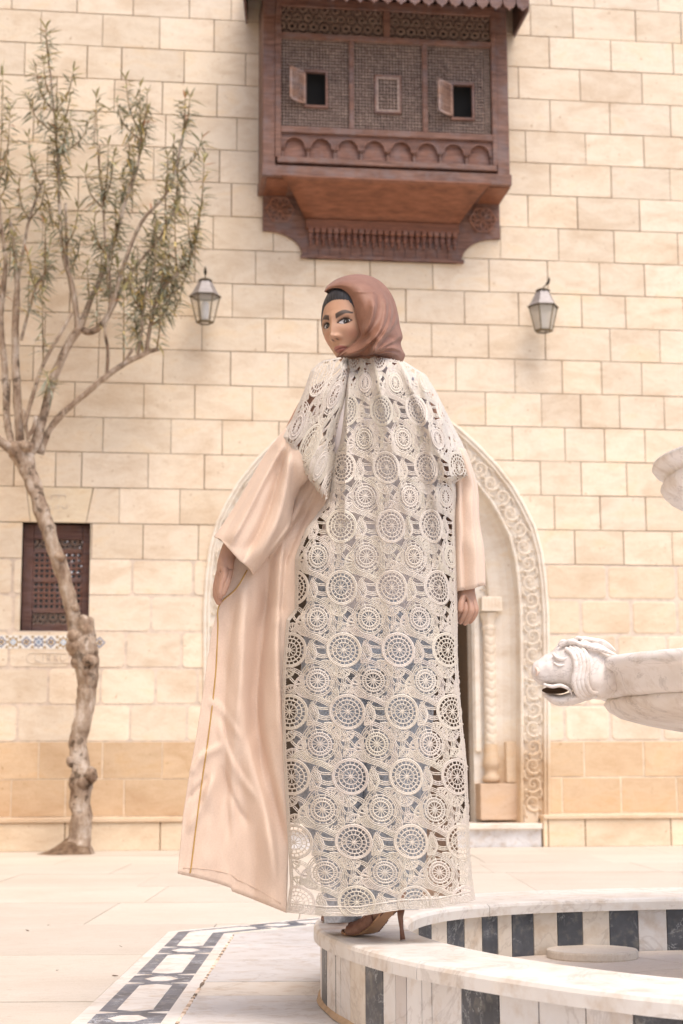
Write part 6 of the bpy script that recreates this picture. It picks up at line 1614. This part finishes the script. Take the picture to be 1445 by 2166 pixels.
hv = [(proj(v), Vector(v).dot(FW)) for v in BODY.v[-(NX + 1) * (NZ + 1) - 41 * 41:-41 * 41:7]]
def near_face(x, y, r=7):
    m = None
    for (px, py), d in hv:
        if abs(px - x) < r and abs(py - y) < r and (m is None or d < m): m = d
    return m
inner_d = []
for k in range(41):
    x, y = fi(k / 40); m = near_face(x, y); inner_d.append(m)
for k in range(41):
    if inner_d[k] is None: inner_d[k] = min([d for d in inner_d if d is not None]) + .06
inner_d = np.array(inner_d); 
for _ in range(3): inner_d[1:-1] = (inner_d[:-2] + inner_d[1:-1] * 2 + inner_d[2:]) / 4
inner_d = inner_d - .006
RIDGE = []
for pl_, w_, am_ in (([(860, 300), (872, 480), (850, 620), (800, 760), (700, 890), (560, 1010), (440, 1105)], 9, .011), ([(950, 290), (1010, 450), (1010, 620), (960, 780), (870, 910), (720, 1040), (560, 1120)], 8, .012),
                     ([(1040, 390), (1080, 550), (1065, 700), (1000, 850), (910, 970), (845, 1080), (780, 1130)], 7, .012), ([(1110, 440), (1155, 600), (1130, 710), (1050, 830), (965, 950), (880, 1060)], 6, .011),
                     ([(1215, 880), (1120, 950), (1020, 1000), (880, 1080)], 5, .010), ([(1250, 1100), (1150, 1050), (1000, 1050), (860, 1105)], 5, .011), ([(1200, 1185), (1120, 1115), (980, 1095), (900, 1130)], 4.5, .010), ([(600, 330), (730, 335), (850, 330)], 2.5, .002)):
    q_ = spline([(645 + a / 5.92, 561 + b / 5.92, 0) for a, b in pl_], 4); RIDGE.append((np.array([(a.x, a.y) for a in q_]), w_, am_))
def ridges(x, y):
    t_ = 0.0
    for A_, w_, am_ in RIDGE:
        d_ = A_[1:] - A_[:-1]; r_ = np.array([x, y]) - A_[:-1]; k_ = np.clip((r_ * d_).sum(1) / (d_ ** 2).sum(1), 0, 1); e_ = r_ - d_ * k_[:, None]; dd = (e_ ** 2).sum(1); i_ = int(dd.argmin()); q_ = math.sqrt(dd[i_])
        sg_ = 1 if d_[i_][0] * e_[i_][1] - d_[i_][1] * e_[i_][0] > 0 else -1
        en = min(1, (i_ + k_[i_]) / 5.0) 
        t_ += 2.1 * am_ * en * math.exp(-(q_ / (w_ * (1.15 if sg_ > 0 else .5))) ** 2)
    return t_
def scarf(u, v, back=False):
    s_ = u; xi_, yi_ = fi(s_); so = s_ ** .96; xo_, yo_ = fo_(so)
    # bow the pleats so that they run from crown to chin
    x = xi_ + (xo_ - xi_) * v; y = yi_ + (yo_ - yi_) * v
    di = float(np.interp(s_, np.linspace(0, 1, 41), inner_d)); do = dHC + .01
    wdt = math.hypot(xo_ - xi_, yo_ - yi_) * .0012
    bul = min(.085, .75 * wdt)
    d = di + (do - di) * (v ** 2.2) - bul * math.sin(math.pi * v ** .8) * .55
    am = max(0, min(1, (s_ - .30) / .25)) * min(1, (1 - v) * 3 + .1) * min(1, v * 8)
    ph = v * 3.7 + .55 * math.sin(s_ * 4.2) - s_ * .9
    pleat = saw(ph) - .5
    d -= ridges(x, y) * min(1, v * 9) * min(1, (1 - v) * 7 + .25) - .003 * am * pleat * 0 + .0025 * noise.noise((s_ * 7, v * 5, 2)) * min(1, v * 5)
    if back: return P(x + (760 - x) * 0, y, d)
    return P(x, y, d)
t = NT("scarf_cloth"); b = t.ramp(t.noise(30, 3), [(.3, (.225, .103, .062)), (.7, (.28, .134, .085))]); t.base(b); t.bump(t.mix(t.noise(700, 2), t.noise(60, 5, .6, (1, 1, .4)), .5), .35, .002)
t.b.inputs["Sheen Weight"].default_value = .1; t.b.inputs["Sheen Roughness"].default_value = .35; M["scarf"] = t.set(.6)
mb = MB(); mb.grid(scarf, 170, 100); 
def scarf_back(u, v):
    so = u ** .96; xo_, yo_ = fo_(so); cx_, cy_ = 765, 672; k = math.cos(v * math.pi / 2); x = cx_ + (xo_ - cx_) * k; y = cy_ + (yo_ - cy_) * k
    return P(x, y, dHC + .01 + .10 * math.sin(v * math.pi / 2) * 1.0)
mb.grid(scarf_back, 120, 20)
o = mb.build("headscarf", M["scarf"], smooth=True); onp(o)
mb = MB()                                    # rolled front edge of the scarf
q = []
for k in range(61):
    x, y = fi(k / 60); q.append(P(x, y, float(np.interp(k / 60, np.linspace(0, 1, 41), inner_d)) + .0005))
mb.tube(q, .0022, 6); onp(mb.build("scarf_hem", M["scarf"], smooth=True))
# neckline cloth under the scarf
tube_px("scarf_end", [(735, 745, 830, 748, D0 + .03, .045), (730, 766, 840, 772, D0 + .03, .04), (735, 790, 840, 792, D0 + .04, .03)], "scarf", (1, 1, 1, 1), seg=40, ripple=lambda u, v, *a: .004 * math.sin(u * 60))

# ------------------------------------------------------------------ heeled mules
t = NT("brown_leather"); b = t.ramp(t.noise(80, 3), [(.3, (.17, .075, .045)), (.7, (.25, .12, .08))]); t.base(t.mix(b, t.attr(), 1.0, 'MULTIPLY')); M["leather"] = t.set(.4)
plain("tan_sole", (.50, .28, .15), .5, vary=.1)
def mule(heel, toe, zb):
    X_ = (toe - heel); L_ = X_.length; X_.normalize(); Yv = UP.cross(X_); s = L_ / .23
    if Yv.dot(FW) > 0: Yv = -Yv              # +y towards the camera
    def T(x, y, z): p = heel + X_ * (x * s) + Yv * (y * s); return Vector((p.x, p.y, zb + z * s))
    prof = [(-.012, .088), (.0, .088), (.02, .086), (.045, .074), (.075, .050), (.105, .026), (.130, .010), (.155, .004), (.19, .003), (.215, .005), (.232, .009)]
    wid = [.012, .024, .028, .027, .025, .027, .034, .038, .037, .028, .008]
    mb = MB()
    for (x, z), w in zip(prof, wid):
        for y, dz in ((-w, .006), (w, .006), (w * .92, 0), (-w * .92, 0)): mb.v.append(tuple(T(x, y, z + dz))); mb.c.append((1, 1, 1, 1))
    for i in range(len(prof) - 1):
        for k in range(4): a = i * 4 + k; b_ = i * 4 + (k + 1) % 4; mb.f.append((a, b_, b_ + 4, a + 4))
    mb.f += [(3, 2, 1, 0), tuple((len(prof) - 1) * 4 + k for k in range(4))]
    shoe = mb.build("shoe", M["tan_sole"]); onp(shoe)
    def sub(mb, name, mat, sm=True): o = mb.build(name, M[mat], smooth=sm); o.parent = shoe; return o
    shoe_root = shoe
    mb = MB(); mb.tube([T(.004, 0, .086), T(.006, 0, .06), T(.002, 0, .03), T(-.002, 0, .001)], [.012 * s, .0075 * s, .0055 * s, .0075 * s], 10); sub(mb, "heel", "leather")
    mb = MB()                                # wide crossed strap over the forefoot
    def strap(u, v):
        x = .085 + .095 * u + .012 * math.sin(math.pi * v); z0 = float(np.interp(x, [p[0] for p in prof], [p[1] for p in prof])); w = float(np.interp(x, [p[0] for p in prof], wid)) + .004
        hh = float(np.interp(x, [.08, .12, .16, .19], [.062, .052, .040, .028])); an = math.pi * v
        return T(x, w * math.cos(an), z0 + .002 + hh * math.sin(an) ** .8 + .0016 * math.sin(x * 700 + an * 3))
    mb.grid(strap, 26, 18); o = sub(mb, "strap", "leather"); solid(o, .003)
    mb = MB(); mb.tube([T(.17, .035, .012), T(.185, .02, .032), T(.19, 0, .038), T(.185, -.02, .030), T(.17, -.035, .012)], .007 * s, 8); sub(mb, "strap_knot", "leather")
    mb = MB()                                # side wall of the heel cup
    mb.grid(lambda u, v: T(.0 + .06 * u, (.026 - .002 * u) * (1), .090 - .03 * u ** 1.6 + .010 * v), 8, 2); mb.grid(lambda u, v: T(.0 + .06 * u, -(.026 - .002 * u), .090 - .03 * u ** 1.6 + .010 * v), 8, 2)
    o = sub(mb, "insole_edge", "leather"); solid(o, .002)
    # foot
    fb = MB()
    cs = [(-.012, .10, .010, .012), (.0, .112, .022, .022), (.02, .118, .026, .030), (.05, .104, .026, .034), (.08, .080, .027, .030), (.11, .056, .031, .026), (.14, .034, .035, .020), (.17, .022, .036, .015), (.19, .018, .033, .012), (.20, .017, .028, .010)]
    for x, z, w, h in cs:
        for k in range(14): an = 2 * math.pi * k / 14; fb.v.append(tuple(T(x, w * .94 * math.cos(an), z + h * math.sin(an)))); fb.c.append(SKC)
    for i in range(len(cs) - 1):
        for k in range(14): a = i * 14 + k; b_ = i * 14 + (k + 1) % 14; fb.f.append((a, b_, b_ + 14, a + 14))
    for j, (y, x1, r_) in enumerate(((-.024, .226, .009), (-.009, .222, .0068), (.004, .216, .0064), (.016, .208, .006), (.026, .199, .0056))):
        y = -y if Yv.dot(FW) < 0 and False else y
        fb.tube([T(.185, y, .018), T(x1 - .012, y, .019), T(x1, y, .014)], [r_ * s * 1.1, r_ * s, r_ * s * .7], 8, SKC)
    fb.tube([T(.022, 0, .125), T(.02, 0, .17), T(.02, 0, .23)], [.027 * s, .026 * s, .030 * s], 12, SKC)
    return fb, shoe
h1, t1 = G(851, 1989, CT), G(729, 1977, CT)
fb, shoe1 = mule(Vector((h1.x, h1.y, 0)), Vector((t1.x, t1.y, 0)), CT + .0005); o = fb.build("foot", M["skin"], smooth=True); onp(o)
h2 = G(752, 1960, CT); h2.z = 0; t2_ = G(700, 1949, CT); t2_.z = 0; t2_ = h2 + (t2_ - h2).normalized() * .2
fb, shoe2 = mule(h2, t2_, CT + .0005); o = fb.build("foot", M["skin"], smooth=True); onp(o)
